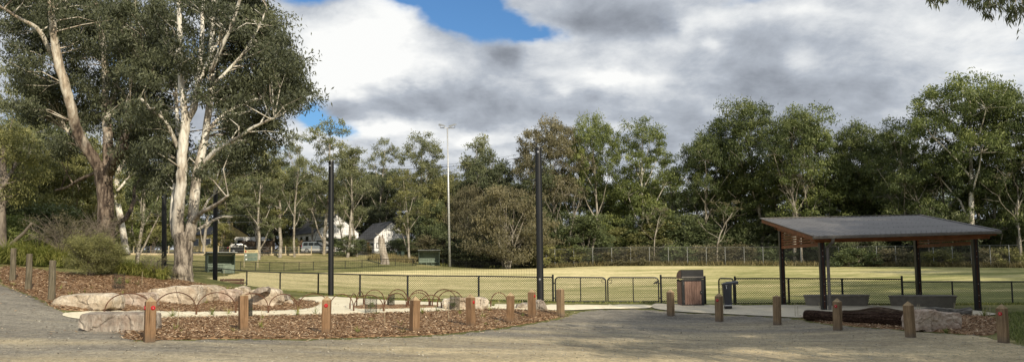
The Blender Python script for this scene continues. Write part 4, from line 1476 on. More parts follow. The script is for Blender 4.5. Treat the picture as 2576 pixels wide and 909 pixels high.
cl_fence('low black mesh fence behind the white-trunked gum leading to the left dugout', fpts(nf4), 1.05, .035, 'black', 'black', .11, .010)
# tall grey mesh fence
tf = [(1372, 669, 116)]
for i in range(26):
    px = 1394 + i * 47.5
    tf.append((px, 0, 115.5 - max(0, px - 1900) * .0265 - (px - 1394) * .005))
tfp = []
for px, py, d in tf:
    x = (px - CX) / F * d
    tfp.append(Vector((x, d, GZ(x, d))))
cl_fence('tall grey wire-mesh fence along the whole far right side of the oval', tfp, 2.75, .045, 'galvwire', 'galvwire', .13, .0085, rail=.035, bottom=False, name='tall_mesh_fence', post_mat='galvpost', tops={i: .02 for i in range(40)})

# ------------------------------------------------------------------ net poles and nets
POLES = [(413, 694, 55, 488, .17, 'leftmost black net pole, left of the white-trunked gum'),
         (541, 718, 48.8, 478, .145, 'second black net pole from the left, right of the white-trunked gum'),
         (832, 743, 37.2, 407, .135, 'middle black net pole, standing behind the reflector bollard'),
         (1359, 757, 31.2, 373, .140, 'right and nearest black net pole, beside the double gate')]
ptop = []
for px, py, d, top, r, lab in POLES:
    b = gp(px, py, d)
    tx = {1359: 1353.5, 832: 833, 541: 542, 413: 413}[px]
    tq = P(tx, top, d)
    H = tq.z - b.z
    t = thing('net_pole', lab, 'pole', b, 0, 'black net poles')
    e = Vector((tq.x - b.x, 0, H))
    MB().tube([(0, 0, -.3), e * .5, e], [r * 1.04, r, r * .96], 20).build('shaft', 'blackpole', t, smooth=False)
    MB().tube([e, e + Vector((0, 0, .03))], [r * 1.02, r * .98], 20).build('cap', 'blackpole', t)
    for z in ((H - .16, 1.0) if px == 1359 else (H - .2,)):
        c = e * (z / H) + Vector((-.015, -r, 0))
        m = MB()
        m.box(c, (.07, .012, .07), mat=Matrix.Rotation(.78 if z < 2 else 0, 3, 'Y'))
        m.build('bracket', 'silver', t)
    ptop.append((b, b + e, r))


def net(label, a, b, sagf, cell, w, h0):
    (ab, at_, ar), (bb, bt, br) = a, b
    A0, A1 = ab + Vector((0, 0, h0)), at_ - Vector((0, 0, .28))
    B0, B1 = bb + Vector((0, 0, h0)), bt - Vector((0, 0, .28))
    A0.y += .05
    B0.y += .05
    L = (B0 - A0).length
    root = thing('safety_net', label, 'net', A0, 0, 'nets strung between the black poles')
    o0 = Vector(root.location)
    nu, nv = int(L / cell), int(((A1 - A0).length + (B1 - B0).length) / 2 / cell)
    rg = random.Random(len(label))

    def at(u, v):
        lo, hi = A0.lerp(B0, u), A1.lerp(B1, u)
        hi = hi - Vector((0, 0, sagf * 4 * u * (1 - u)))
        s = Vector((0, math.sin(u * 9 + v * 2) * .05, 0))
        return lo.lerp(hi, v) + s - o0

    side = (B0 - A0).normalized()
    m = MB()
    for i in range(nu + 1):
        u = i / nu
        for k in range(4):
            p, q = at(u, k / 4), at(u, (k + 1) / 4)
            o = side * w / 2
            m.add([p - o, p + o, q + o, q - o], [(0, 1, 2, 3)])
    up = Vector((0, 0, w / 2))
    for j in range(nv + 1):
        v = j / nv
        ns = 16
        for k in range(ns):
            p, q = at(k / ns, v), at((k + 1) / ns, v)
            m.add([p - up, q - up, q + up, p + up], [(0, 1, 2, 3)])
    m.build('netting', 'net', root)
    r = MB()
    n = 26
    r.tube([at(k / n, 1) + Vector((0, 0, rg.uniform(-.02, .02))) for k in range(n + 1)], .008, 5)
    r.build('rope', 'net', root)
    r = MB()
    r.tube([at(k / n, 1) + Vector((0, 0, .10 + .10 * (2 * k / n - 1) ** 2)) for k in range(n + 1)], .005, 5)
    r.build('cable', 'net', root)


net('large dark safety net between the middle and right black poles', ptop[2], ptop[3], .28, .125, .0058, FH)
net('dark safety net between the second and middle black poles', ptop[1], ptop[2], .3, .14, .0062, FH)
net('dark safety net between the two leftmost black poles', ptop[0], ptop[1], .15, .16, .0065, FH)

# ------------------------------------------------------------------ floodlight tower
b = gp(1131, 671, 114.5)
t = thing('light_tower', 'slim galvanised floodlight tower with two lamp heads beyond the oval', 'light pole', b)
topz = P(1125, 322, 114.5)
e = Vector((topz.x - b.x, 0, topz.z - b.z))
MB().tube([(0, 0, 0), e * .5, e], [.20, .15, .10], 14).build('mast', 'galv', t, smooth=True)
m = MB()
m.bar(e + Vector((-1.05, 0, .05)), e + Vector((1.0, 0, -.02)), .10)
m.build('crossarm', 'galv', t)
for s, rx in ((-.8, .25), (.85, -.3)):
    m = MB()
    c = e + Vector((s, -.1, .42))
    R = Matrix.Rotation(rx, 3, 'Y') @ Matrix.Rotation(.35, 3, 'X')
    w2 = .52 if s < 0 else .66
    vs = [(-w2, -.28, -.12), (w2, -.28, -.03), (w2, .28, -.03), (-w2, .28, -.12), (-w2, -.2, .14), (w2 * .5, -.2, .12), (w2 * .5, .2, .12), (-w2, .2, .14)]
    if s > 0:
        vs = [(-x, y, z) for x, y, z in vs]
        vs = [(-x, y, z) for x, y, z in vs]
    m.add([R @ Vector(v) + c for v in vs], [(0, 1, 2, 3), (4, 7, 6, 5), (0, 4, 5, 1), (1, 5, 6, 2), (2, 6, 7, 3), (3, 7, 4, 0)])
    f = m.build('floodlight', 'roofgrey', t)
    m = MB()
    m.tube([e + Vector((s - .3, -.05, .38)), e + Vector((s - .3, -.05, .02)), e + Vector((s + .3, -.05, .0)), e + Vector((s + .3, -.05, .36))], .035, 6)
    m.build('bracket', 'black', f)
    m = MB()
    m.add([R @ Vector(v) + c - Vector((0, .0, .004)) for v in [(-w2 * .9, -.25, -.125), (w2 * .9, -.25, -.04), (w2 * .9, .25, -.04), (-w2 * .9, .25, -.125)]], [(0, 1, 2, 3)])
    m.build('lens', 'glass', f)

# power wires across the trees at the left
for k, (ya, yb, lab) in enumerate([(534, 537, 'upper thin overhead wire crossing the street trees at the left'), (552, 553, 'lower thin overhead wire crossing the street trees at the left')]):
    A_, B_ = P(330, ya, 119), P(850, yb, 119)
    m = MB()
    m.tube([A_.lerp(B_, i / 12) - A_ - Vector((0, 0, .35 * 4 * (i / 12) * (1 - i / 12))) for i in range(13)], .016, 4)
    tag(m.build('overhead_wire', 'silver', None, loc=A_), lab, 'wire', 'overhead wires')

# ------------------------------------------------------------------ boulders and logs
def boulder(name, label, outline, depth, mat, seed, d=None, group='sandstone boulders edging the path', back=.86, rough=1.0, fx=(0, .5021, 452.6, .5021)):
    """rock grown from the outline of its front face: pushed back, broken edges, bedding ledges and chipped facets"""
    pts = [(fx[0] + x * fx[1], fx[2] + y * fx[3]) for x, y in outline]
    pc, yb = (min(p[0] for p in pts) + max(p[0] for p in pts)) / 2, max(p[1] for p in pts)
    b = G(pc, yb - 1.5) if d is None else gp(pc, yb, d)
    d = b.y
    q = [P(x, y, d) for x, y in pts]
    b = Vector((P(pc, yb, d).x, d, min(v.z for v in q)))
    q = [v - b for v in q]
    c = sum(q, Vector()) / len(q)
    zt = max(v.z for v in q)
    bm = bmesh.new()
    rg = random.Random(seed)
    lay = []
    for k, (t, s_) in enumerate([(0, .93), (.10, 1.0), (.55, .98), (1.0, back)]):
        row = []
        for v in q:
            up = v.z > .5 * zt
            x = c.x + (v.x - c.x) * s_ + rg.uniform(-.03, .03)
            z = v.z if not up else c.z + (v.z - c.z) * (s_ if k == 0 else 1.0) + rg.uniform(-.02, .02)
            row.append(bm.verts.new((x, depth * t + rg.uniform(-.03, .03), z if up else z - .06 - .12 * t)))
        lay.append(row)
    n = len(q)
    bm.faces.new(lay[0])
    bm.faces.new(lay[-1][::-1])
    for r0_, r1_ in zip(lay[:-1], lay[1:]):
        for i in range(n):
            bm.faces.new((r0_[i], r1_[i], r1_[(i + 1) % n], r0_[(i + 1) % n]))
    bmesh.ops.recalc_face_normals(bm, faces=bm.faces[:])
    bmesh.ops.triangulate(bm, faces=bm.faces[:])
    for _ in range(5):
        lng = [e for e in bm.edges if e.calc_length() > .10]
        if not lng:
            break
        bmesh.ops.subdivide_edges(bm, edges=lng, cuts=1)
        bmesh.ops.triangulate(bm, faces=[f for f in bm.faces if len(f.verts) > 3])
    bmesh.ops.smooth_vert(bm, verts=bm.verts[:], factor=.35, use_axis_x=True, use_axis_y=True, use_axis_z=True)
    bm.normal_update()
    off = Vector((seed * 3.7, seed * 1.3, 0))
    mv = []
    for v in bm.verts:
        p = v.co + off
        cell = mnoise.cell_vector(Vector((p.x * 2.2 + mnoise.noise(p * 2) * .6, p.y * 2.2, p.z * 3.4 + mnoise.noise(p * 2.3) * .6))).x
        n1 = mnoise.noise(p * 1.7) * .035 + mnoise.noise(p * 4.5) * .022 + mnoise.noise(p * 11) * .012 + (cell - .5) * .05
        led = (abs(mnoise.noise(Vector((p.x * .5, p.y * .5, v.co.z * 7 + seed)))) - .2) * .03
        mv.append(v.co + v.normal * (n1 + led) * rough)
    for v, c_ in zip(bm.verts, mv):
        v.co = c_
    me = bpy.data.meshes.new(name)
    bm.to_mesh(me)
    bm.free()
    me.materials.append(MT[mat])
    o = bpy.data.objects.new(name, me)
    COL.objects.link(o)
    o.location = b
    tag(o, label, 'boulder', group)
    return o


boulder('boulder', 'long tan flat-topped boulder at the left, beside the nearest log post', [(248, 622), (262, 598), (300, 578), (360, 572), (470, 570), (545, 580), (563, 598), (556, 622), (500, 640), (410, 650), (330, 646), (265, 640)], 1.0, 'sand', 1, rough=.7)
boulder('boulder', 'lower tan boulder half hidden behind the nearest bollard, right of the long tan boulder', [(572, 600), (580, 574), (630, 566), (700, 560), (738, 570), (752, 600), (745, 630), (650, 636), (590, 634), (574, 620)], .9, 'sandp', 2)
boulder('boulder', 'largest pale boulder with a broad flat top, behind the hoops at the left', [(730, 560), (742, 545), (800, 540), (890, 532), (945, 531), (966, 546), (972, 580), (970, 612), (900, 620), (800, 622), (775, 604), (745, 584)], 1.5, 'sand', 3, rough=.7)
boulder('boulder', 'upright tan boulder joined to the right end of the largest pale boulder', [(982, 536), (1000, 526), (1045, 529), (1070, 546), (1078, 572), (1070, 592), (1020, 606), (984, 612), (980, 580)], 1.3, 'sand', 4, rough=.7)
boulder('boulder', 'reddish low boulder under the green strap plant, right of the largest boulders', [(1086, 562), (1096, 550), (1140, 545), (1182, 554), (1190, 575), (1168, 600), (1122, 615), (1104, 594), (1088, 580)], .8, 'sandp', 5)
boulder('boulder', 'steep-faced tan boulder behind the second bollard from the left', [(1200, 572), (1232, 556), (1300, 545), (1340, 541), (1378, 547), (1396, 560), (1400, 590), (1370, 620), (1332, 636), (1290, 630), (1250, 612), (1204, 604)], .9, 'sand', 6, back=.75)
boulder('boulder', 'flat pale stone at the right foot of the steep-faced boulder', [(1392, 606), (1404, 594), (1440, 598), (1474, 612), (1444, 622), (1396, 625)], .6, 'sand', 7)
boulder('boulder', 'grey stone cap on the steep-faced boulder', [(1262, 552), (1288, 536), (1326, 529), (1344, 536), (1340, 548), (1300, 556)], .5, 'sandg', 8, d=G(660, 778).y + .45)
boulder('boulder', 'small pale boulder in front of the dark slatted bench', [(1165, 550), (1185, 532), (1225, 534), (1242, 550), (1220, 562), (1180, 562)], .7, 'sand', 9, d=29.5)
boulder('boulder', 'squat stone at the right shoulder of the steep-faced boulder', [(1404, 578), (1412, 566), (1438, 571), (1444, 588), (1410, 594)], .5, 'sandg', 10, d=G(700, 768).y + .5)
boulder('boulder', 'wide grey slab with streaked face beside the nearest bollard, on the gravel edge', [(378, 690), (388, 668), (500, 666), (660, 668), (716, 675), (722, 738), (690, 750), (610, 765), (520, 752), (440, 742), (386, 722)], 1.2, 'sandg', 11, rough=.55)
boulder('boulder', 'pale squared boulder behind the bollard with the side reflector, right end of the hoops', [(2214, 612), (2224, 593), (2300, 590), (2400, 585), (2440, 594), (2448, 606), (2430, 640), (2400, 650), (2220, 654)], .9, 'sand', 12)
boulder('boulder', 'rounded brown boulder at the foot of the right net pole', [(2175, 330), (2200, 278), (2260, 262), (2330, 256), (2420, 236), (2500, 240), (2540, 322), (2480, 345), (2280, 350)], .9, 'sandg', 13, fx=(1300 * .62866, .62866 / 2.862, 1120 * .62866, .62866 / 2.862))
boulder('boulder', 'big pink boulder in front of the shelter, right of the dark log', [(1410, 400), (1430, 332), (1560, 326), (1700, 345), (1888, 356), (1914, 420), (1892, 500), (1862, 560), (1700, 562), (1500, 528), (1414, 520)], 1.0, 'sandp', 14, fx=(3150 * .62866, .62866 / 2.723, 1120 * .62866, .62866 / 2.723))
for i, (px, py, w) in enumerate([(160, 715, 12), (405, 798, 9), (325, 833, 14), (300, 825, 12), (308, 836, 8)]):
    boulder('stone', ['small white stone on the mulch right of the log posts', 'small stone at the path edge behind the nearest bollard', 'small stone at the right foot of the grey slab',
                      'small stone under the grey slab', 'smallest stone at the foot of the grey slab'][i], [(px - w / 2, py - w * .3), (px - w * .3, py - w * .65), (px + w * .25, py - w * .7), (px + w / 2, py - w * .25), (px + w * .3, py), (px - w * .35, py)], .13, 'sand', 30 + i, group='small loose stones', rough=.35, fx=(0, 1, 0, 1))


def log(name, label, a, b, r0, r1, mat, seed, bend=.025, wob=.16):
    rg = random.Random(seed)
    n = 40
    V_, Fq = [], []
    d = b - a
    u = d.normalized()
    s = u.cross(Vector((0, 0, 1))).normalized()
    w = s.cross(u)
    k = 44
    for i in range(n + 1):
        t = i / n
        c = a + d * t + s * math.sin(t * 5 + seed) * bend + w * math.sin(t * 7 + seed * 2) * bend * .5
        r = r0 + (r1 - r0) * t
        if i in (0, n):
            r *= .86
        for j in range(k):
            an = 2 * math.pi * j / k
            q = Vector((math.cos(an) * 2.2, math.sin(an) * 2.2, t * 2.4 + seed * 5))
            rr = r * (1 + wob * (mnoise.noise(q * 1.0) + 1.0 * mnoise.noise(Vector((q.x * 3.2, q.y * 3.2, q.z * 1.6)))))
            V_.append(c - a + (s * math.cos(an) + w * math.sin(an)) * rr)
    for i in range(n):
        for j in range(k):
            p, q = i * k + j, i * k + (j + 1) % k
            Fq.append((p, q, q + k, p + k))
    m = MB()
    m.add(V_, Fq + [tuple(range(k)), tuple(range(n * k, (n + 1) * k))])
    o = m.build(name, mat, None, smooth=False, loc=a)
    return tag(o, label, 'log')


def lift(v, h):
    return Vector((v.x, v.y, v.z + h))


def axis_pt(px, yc, yb, back=0.0):
    """centre of a lying log whose foot is seen at yb and whose middle is seen at yc"""
    f = G(px, yb)
    r = sz(yb - yc, f.y)
    return P(px, yc, f.y + r * .6 + back), r


(la, ra), (lb, rb) = axis_pt(2026, 792, 805), axis_pt(2292, 806, 823.5)
log('log', 'thick dark-barked log lying in front of the shelter', la, lb, ra * 1.02, rb * 1.02, 'log', 1)
(la, ra), (lb, rb) = axis_pt(2118, 785, 795, .2), axis_pt(2292, 787, 797, .3)
log('log', 'thinner brown log lying behind the thick dark log', la, lb, ra, rb, 'log2', 2, .1, .2)
(la, ra), (lb, rb) = axis_pt(2312, 784, 792), axis_pt(2440, 783, 794)
log('driftwood_log', 'grey weathered log behind the pink boulder', la, lb, ra, rb, 'drift', 3, .08, .3)

# ------------------------------------------------------------------ hoop edging
hoops = [  # x0, x1, base y0, y1, top y
    (262, 385, 800, 801, 737), (385, 493, 801, 795, 735), (494, 592, 795, 790, 735), (593, 674.5, 790, 790, 737), (675, 748, 790, 788, 739), (749, 828, 788, 787, 738), (829, 889, 786, 785, 739),
    (889.5, 964, 785, 786, 741), (966.5, 1022, 785, 777, 737), (1023, 1079, 777, 774, 735), (1054, 1110, 781, 778, 741),
    (880, 897, 780, 773, 738), (897, 914, 773, 768, 732), (916, 966, 769, 768, 728), (975, 1026, 771, 771, 727), (1028, 1082, 773, 773, 729), (1087, 1150, 774, 777, 727), (1100, 1166, 776, 777, 730), (1234, 1276, 774, 774, 735)]
hlab = ['first hoop from the left, passing behind the nearest bollard', 'second hoop from the left, right of the nearest bollard', 'third hoop from the left, before the largest pale boulder',
        'fourth hoop from the left, meeting the second bollard', 'fifth hoop from the left, before the steep-faced boulder', 'sixth hoop from the left, before the curved mulch tongue',
        'seventh hoop from the left, just right of the reflector bollard', 'low front hoop before the mesh plant guard', 'front hoop left of the bollard with the dark side', 'front hoop behind the bollard with the dark side',
        'front hoop right of the bollard with the dark side', 'hoop seen edge-on at the left end of the mulch island', 'second edge-on hoop at the left end of the mulch island', 'back-row hoop above the mesh plant guard',
        'back-row hoop left of the middle fence post', 'back-row hoop right of the middle fence post', 'back-row hoop left of the pale squared boulder', 'rear hoop overlapping the pale squared boulder', 'lone hoop left of the plain bollard by the right net pole']
for (x0, x1, y0, y1, yt), lab in zip(hoops, hlab):
    a, b = G(x0, y0), G(x1, y1)
    H = sz((y0 + y1) / 2 - yt, (a.y + b.y) / 2)
    L = (b - a).length
    t = thing('hoop', 'rusty steel garden hoop, ' + lab, 'garden hoop', a, 0, 'rusty hoops edging the path')
    e = b - a
    pts = []
    for k in range(19):
        an = math.pi * k / 18
        pts.append(e * (.5 - .5 * math.cos(an)) + Vector((0, 0, .12 + (H - .12) * math.sin(an) ** .82)))
    m = MB()
    m.tube([Vector((0, 0, .05))] + pts + [e + Vector((0, 0, .05))], .0165, 6)
    m.build('arch', 'rust', t)
    for q in (Vector((0, 0, 0)), e):
        MB().tube([q + Vector((0, 0, -.08)), q + Vector((0, 0, .26))], [.026, .024], 8).build('stub_post', 'rust', t)

# plant guards of dark mesh
for (x0, x1, yt, yb, lab) in [(283, 311, 687, 729, 'dark mesh plant guard standing on the mulch mound at the left'), (624, 634, 752, 799, 'narrow mesh plant guard right behind the second bollard'),
                              (917, 948, 748, 789, 'mesh plant guard at the path edge in the middle, with a leafy seedling'), (976, 992, 740, 772, 'small mesh plant guard on the mulch island'),
                              (1131, 1156, 743, 781, 'mesh plant guard in front of the pale squared boulder')]:
    b = G((x0 + x1) / 2, yb)
    r, H = sz(x1 - x0, b.y) / 2, sz(yb - yt, b.y)
    t = thing('plant_guard', lab, 'plant guard', b, 0, 'mesh plant guards')
    m = MB()
    n, nz = 26, int(H / .042)
    w = .0035
    for sg in (1, -1):
        for k in range(n):
            pr = None
            for j in range(nz + 1):
                an = 2 * math.pi * (k + sg * j * .5) / n
                c = Vector((math.cos(an) * r, math.sin(an) * r, H * j / nz))
                tn = Vector((-math.sin(an), math.cos(an), 0)) * w
                if pr:
                    m.add([pr[0] - pr[1], pr[0] + pr[1], c + tn, c - tn], [(0, 1, 2, 3)])
                pr = (c, tn)
    m.build('mesh_sleeve', 'guard', t)
    for an in (0.6, 2.7, 4.8):
        MB().tube([(math.cos(an) * r, math.sin(an) * r, -.05), (math.cos(an) * r, math.sin(an) * r, H + .04)], .007, 5).build('stake', 'guard', t)
    lv = Leaves(int(x0))
    if H < .7:
        lv.puff((0, 0, H * .5), r * .8, 6, 12, .10, .025, 1.3, -.6)
        lv.build('seedling', 'leaf_green', t)

stakes = [(446.5, 823, 50), (573, 816, 42), (655, 812, 36), (968, 817, 45), (1129, 811, 48), (1214, 791, 34), (1254, 780, 28), (1315, 787, 34), (1328, 786, 34), (357, 718, 36), (563, 707, 30),
          (2007, 797, 30), (2000, 797, 36), (2061, 778, 18), (2200, 788, 24), (2306, 783, 20), (2313, 784, 20), (2400, 786, 26), (2475, 793, 24), (2482, 794, 26), (2489, 792, 22), (2447, 797, 16)]
slab = ['stake left of the second bollard', 'stake beside the second bollard', 'short stake right of the second bollard', 'stake in the mulch left of the bollard with the dark side', 'stake in the mulch before the pale squared boulder',
        'stake right of the bollard with the side reflector', 'stake under the lone hoop', 'left one of two stakes beside the rounded brown boulder', 'right one of two stakes beside the rounded brown boulder', 'stake on the mound before the fine-leaved shrub',
        'stake on the mound behind the largest boulders']
for i, (px, py, h) in enumerate(stakes):
    b = G(px, py)
    rg = random.Random(i)
    m = MB()
    H = sz(h, b.y)
    m.tube([(0, 0, -.05), (rg.uniform(-.03, .03), 0, H)], [.009, .007], 5)
    o = m.build('stake', 'stick', None, loc=b)
    tag(o, 'thin pale bamboo ' + slab[i] if i < len(slab) else 'thin bamboo stake among the logs beside the shelter', 'stake', 'bamboo stakes' if i < len(slab) else 'bamboo stakes by the shelter')


# ------------------------------------------------------------------ strap-leaf plants, grasses, shrubs
def tuft_mesh(seed, n, L, w, spread=.8, droop=1.0, base=.10):
    rs = np.random.RandomState(seed)
    V_, T_ = [], []
    Fq = []
    for i in range(n):
        a = rs.uniform(0, 6.283)
        ln = L * rs.uniform(.6, 1.1)
        el = rs.uniform(.75, 1.5)
        r = rs.uniform(0, base)
        b = np.array([math.cos(a) * r, math.sin(a) * r, 0])
        side = np.array([-math.sin(a), math.cos(a), 0])
        b0 = len(V_)
        p = b.copy()
        e = el
        tw = rs.normal(0, .25)
        for k in range(5):
            ww = w * (1 - .22 * k) * .5
            V_ += [p - side * ww, p + side * ww]
            aa = a + tw * k * .3
            p = p + ln / 4 * np.array([math.cos(aa) * math.cos(e) * spread, math.sin(aa) * math.cos(e) * spread, math.sin(e)])
            e -= droop * rs.uniform(.25, .65)
        for k in range(4):
            q = b0 + 2 * k
            Fq.append((q, q + 1, q + 3, q + 2))
            T_.append(.35 + .13 * k + rs.normal(0, .12))
    return np.array(V_), Fq, np.array(T_)


def tuft(name, label, x, y, seed, n, L, w, mat, group=None, cat='plant', base=.1, droop=1.0):
    V_, Fq, T_ = tuft_mesh(seed, n, L, w, droop=droop, base=base)
    o = nmesh(name, V_.tolist(), Fq, mat, None, T_)
    o.location = (x, y, GZ(x, y) + .02)
    return tag(o, label, cat, group)


lom = [(12, 672, 1.75, 'at the left border of the photo'), (62, 673, 1.7, 'second from the left border, behind the farthest log post'), (112, 676, 1.6, 'third from the left border, behind the middle log post'), (40, 668, 1.8, 'in the back row between the two leftmost clumps'),
       (95, 668, 1.7, 'in the back row behind the log posts'), (150, 680, 1.45, 'right of the log posts, touching the fine-leaved shrub'), (185, 676, 1.3, 'behind the fine-leaved shrub'),
       (305, 690, 1.15, 'just right of the fine-leaved shrub'), (340, 692, 1.15, 'in the middle of the mound, below the road fence'), (372, 694, 1.05, 'left of the leftmost net pole'), (402, 697, .95, 'at the foot of the leftmost net pole'), (322, 686, 1.1, 'behind, right of the rough trunk base')]
for i, (px, py, L, lab) in enumerate(lom):
    g_ = gp(px, py, 33.5 if px < 200 else 31.5)
    tuft('strap_leaf_plant', 'green strap-leaf grass clump ' + lab, g_.x, g_.y, 50 + i, 420, L, .026, 'blade', 'strap-leaf clumps on the mulch mound', base=.28)
for i, (px, py, L, n, lab) in enumerate([(132, 707, .45, 60, 'small dark strap-leaf tuft between the log posts'), (570, 728, .75, 90, 'sprawling green strap plant over the boulders before the bench'), (598, 731, .6, 60, 'smaller green strap plant at the right end of the boulders before the bench'),
                                         (432, 799, .5, 26, 'sparse young grass plant right of the nearest bollard'), (533, 795, .5, 16, 'sparse young grass plant under the third hoop'), (575, 793, .5, 14, 'sparse young grass plant left of the second bollard'),
                                         (748, 795, .5, 18, 'sparse young grass plant at the joint of two hoops'), (792, 792, .6, 12, 'sparse young grass plant left of the reflector bollard'), (1062, 790, .5, 20, 'sparse young grass plant right of the bollard with the dark side'),
                                         (1100, 786, .45, 18, 'young grass plant left of the pale squared boulder'), (1232, 783, .4, 16, 'young weed left of the lone hoop'), (1215, 800, .35, 22, 'small weed at the bollard with the side reflector'),
                                         (655, 824, .3, 26, 'small green weed on the mulch right of the second bollard'), (320, 714, .45, 30, 'grass tuft left of the mesh guard on the mound'), (345, 718, .4, 22, 'dry grass tuft on the mound'),
                                         (2380, 838, .25, 40, 'little grass tuft under the pink boulder'), (2475, 798, .6, 30, 'wispy seedling behind the right mulch corner'), (1240, 772, .35, 40, 'grass tuft along the fence behind the lone hoop')]):
    g_ = G(px, py)
    if i in (1, 2):
        g_ = gp(px, py, 29.5)
        g_.z += .25
    tuft('grass_plant', lab, g_.x, g_.y, 90 + i, n, L, .016 if i > 2 else .03, 'blade' if i not in (14,) else 'bladedry', None, 'plant', .05, 1.3 if i in (1, 2) else .9)

rs_ = np.random.RandomState(5)
for poly, n, lab, gr in ((FRONT, 16, 'tiny green seedling poking through the front mulch bed', 'seedlings in the front bed'), (MOUND, 12, 'tiny tuft of weeds on the mulch mound at the left', 'weeds on the mound')):
    X_, Y_ = sample_poly(poly, n, rs_)
    for i, (x, y) in enumerate(zip(X_, Y_)):
        tuft('seedling', lab, float(x), float(y), 300 + i + n, int(rs_.randint(8, 22)), float(rs_.uniform(.14, .34)), .016, 'blade', gr, 'plant', .05, .7)

# fine-leaved dark shrub and its wiry neighbours on the mound
def wiry(label, px, py, d, wpx, hpx, seed, nst, leafy, mat, L, W, npf):
    b = gp(px, py, d)
    t = thing('shrub', label, 'shrub', b, 0)
    rg = random.Random(seed)
    R, H = sz(wpx, d) / 2, sz(hpx, d)
    mb, lv = MB(), Leaves(seed)
    for i in range(nst):
        a = rg.uniform(0, 6.28)
        e = Vector((math.cos(a) * R * rg.uniform(.4, 1.05), math.sin(a) * R * .8 * rg.uniform(.4, 1), H * rg.uniform(.55, 1.05)))
        m1 = Vector((e.x * .35, e.y * .35, e.z * .65)) + rdir(rg) * .08
        mb.tube([Vector((rg.uniform(-.1, .1), rg.uniform(-.1, .1), -.05)), m1, e], [.014, .010, .004], 4, cap=False)
        for k in range(3):
            q = m1.lerp(e, rg.random())
            mb.tube([q, q + rdir(rg, .3) * .25 * H], [.006, .003], 3, cap=False)
        if rg.random() < leafy:
            lv.puff(e * rg.uniform(.8, 1), .28 * H ** .5, 6, 26, L, W, .9, -.2, base=.45)
    for i in range(npf):
        a = rg.uniform(0, 6.28)
        m = math.sqrt(rg.random())
        z = rg.uniform(.12, .9)
        rr = R * m * math.sin(math.pi * (z * .8 + .12)) ** .5
        lv.puff((math.cos(a) * rr, math.sin(a) * rr, H * z), .26, 8, 34, L, W, .9, -.2, base=.33 + .25 * z, sig=.36)
    mb.build('stems', 'bark_dark', t)
    if lv.c:
        lv.build('foliage', mat, t)


wiry('dense fine-leaved dark shrub in the middle of the mulch mound', 225, 712, 29.5, 120, 105, 70, 40, .5, 'leaf_olive', .09, .014, 70)
wiry('lower right arm of fine-leaved shrub beside the strap-leaf clumps', 275, 700, 31, 70, 78, 71, 20, .6, 'leaf_olive', .09, .014, 26)
wiry('wiry grey shrub with arching bare twigs behind the strap-leaf clump', 160, 672, 34.5, 200, 118, 72, 90, .25, 'leaf_brown', .08, .016, 12)
wiry('bare twiggy shrub at the foot of the rough-barked gum', 255, 668, 36, 120, 130, 73, 60, .12, 'leaf_brown', .08, .016, 4)
wiry('thin bare branch spray reaching across the leftmost net pole', 385, 698, 31.5, 90, 55, 74, 22, .1, 'leaf_brown', .08, .016, 2)

# uncountable grass: ragged tufts along fences, banks and the right corner
def grass_stuff(name, label, x, y, L, w, mat, rs, off=0.0):
    n = len(x)
    z = gz(x, y) + off
    V_, Fq, T_ = [], [], []
    a = rs.uniform(0, 6.283, n)
    ln = rs.uniform(.5, 1.2, n) * L
    lx, ly = rs.normal(0, .4, n) * ln, rs.normal(0, .4, n) * ln
    b = np.stack([x, y, z], 1)
    s = np.stack([np.cos(a), np.sin(a), 0 * a], 1) * (w / 2)
    tpt = b + np.stack([lx, ly, ln], 1)
    V_ = np.stack([b - s, b + s, tpt + s * .2, tpt - s * .2], 1).reshape(-1, 3)
    o = nmesh(name, V_.tolist(), np.arange(4 * n).reshape(n, 4).tolist(), mat, None, rs.uniform(.1, .9, n))
    return tag(o, label, 'grass', kind='stuff')


rs = np.random.RandomState(77)
gx_, gy_ = [], []
for fl, n in ((fpts(FENCE)[1:], 5200), (fpts(FENCE2), 1300), (fpts(FENCE3), 2200), ([ga, gd], 500)):
    for p, q in zip(fl[:-1], fl[1:]):
        k = n // (len(fl) - 1)
        t_ = rs.uniform(0, 1, k)
        gx_.append(p.x + (q.x - p.x) * t_ + rs.normal(0, .22, k))
        gy_.append(p.y + (q.y - p.y) * t_ + rs.normal(-.12, .22, k))
grass_stuff('fence_grass', 'ragged short grass along the foot of the near black fences', np.concatenate(gx_), np.concatenate(gy_), .10, .022, 'blade', rs)
x, y = sample_poly([G(2500, 800).xy, G(2512, 846).xy, G(2575, 866).xy, Vector((20, 19)), Vector((23, 26)), G(2575, 785).xy, G(2512, 790).xy], 16000, rs)
grass_stuff('corner_grass', 'dark green grass in the right corner beside the last bollard', x, y, .10, .022, 'leaf_green', rs)
x, y = sample_poly([P(920, 652, 113).xy, P(1040, 660, 114).xy, P(1046, 640, 120).xy, P(960, 634, 121).xy], 3500, rs)
grass_stuff('bank_grass', 'long dry grass on the bank beside the dead stump', x, y, .8, .07, 'bladedry', rs)
x, y = sample_poly([P(1110, 672, 119).xy, P(1370, 669, 118).xy, P(1370, 660, 123).xy, P(1110, 662, 124).xy], 5000, rs)
grass_stuff('verge_grass', 'rough green grass behind the low far fence right of the light tower', x, y, .5, .07, 'blade', rs)
q = tfp
k = 6500
i_ = rs.randint(0, len(q) - 1, k)
t_ = rs.uniform(0, 1, k)
x = np.array([q[i].x + (q[i + 1].x - q[i].x) * t for i, t in zip(i_, t_)])
y = np.array([q[i].y + (q[i + 1].y - q[i].y) * t for i, t in zip(i_, t_)]) + rs.normal(0, .35, k)
grass_stuff('rank_grass', 'rank dry grass along the foot of the tall mesh fence', x, y, .7, .07, 'bladedry', rs)

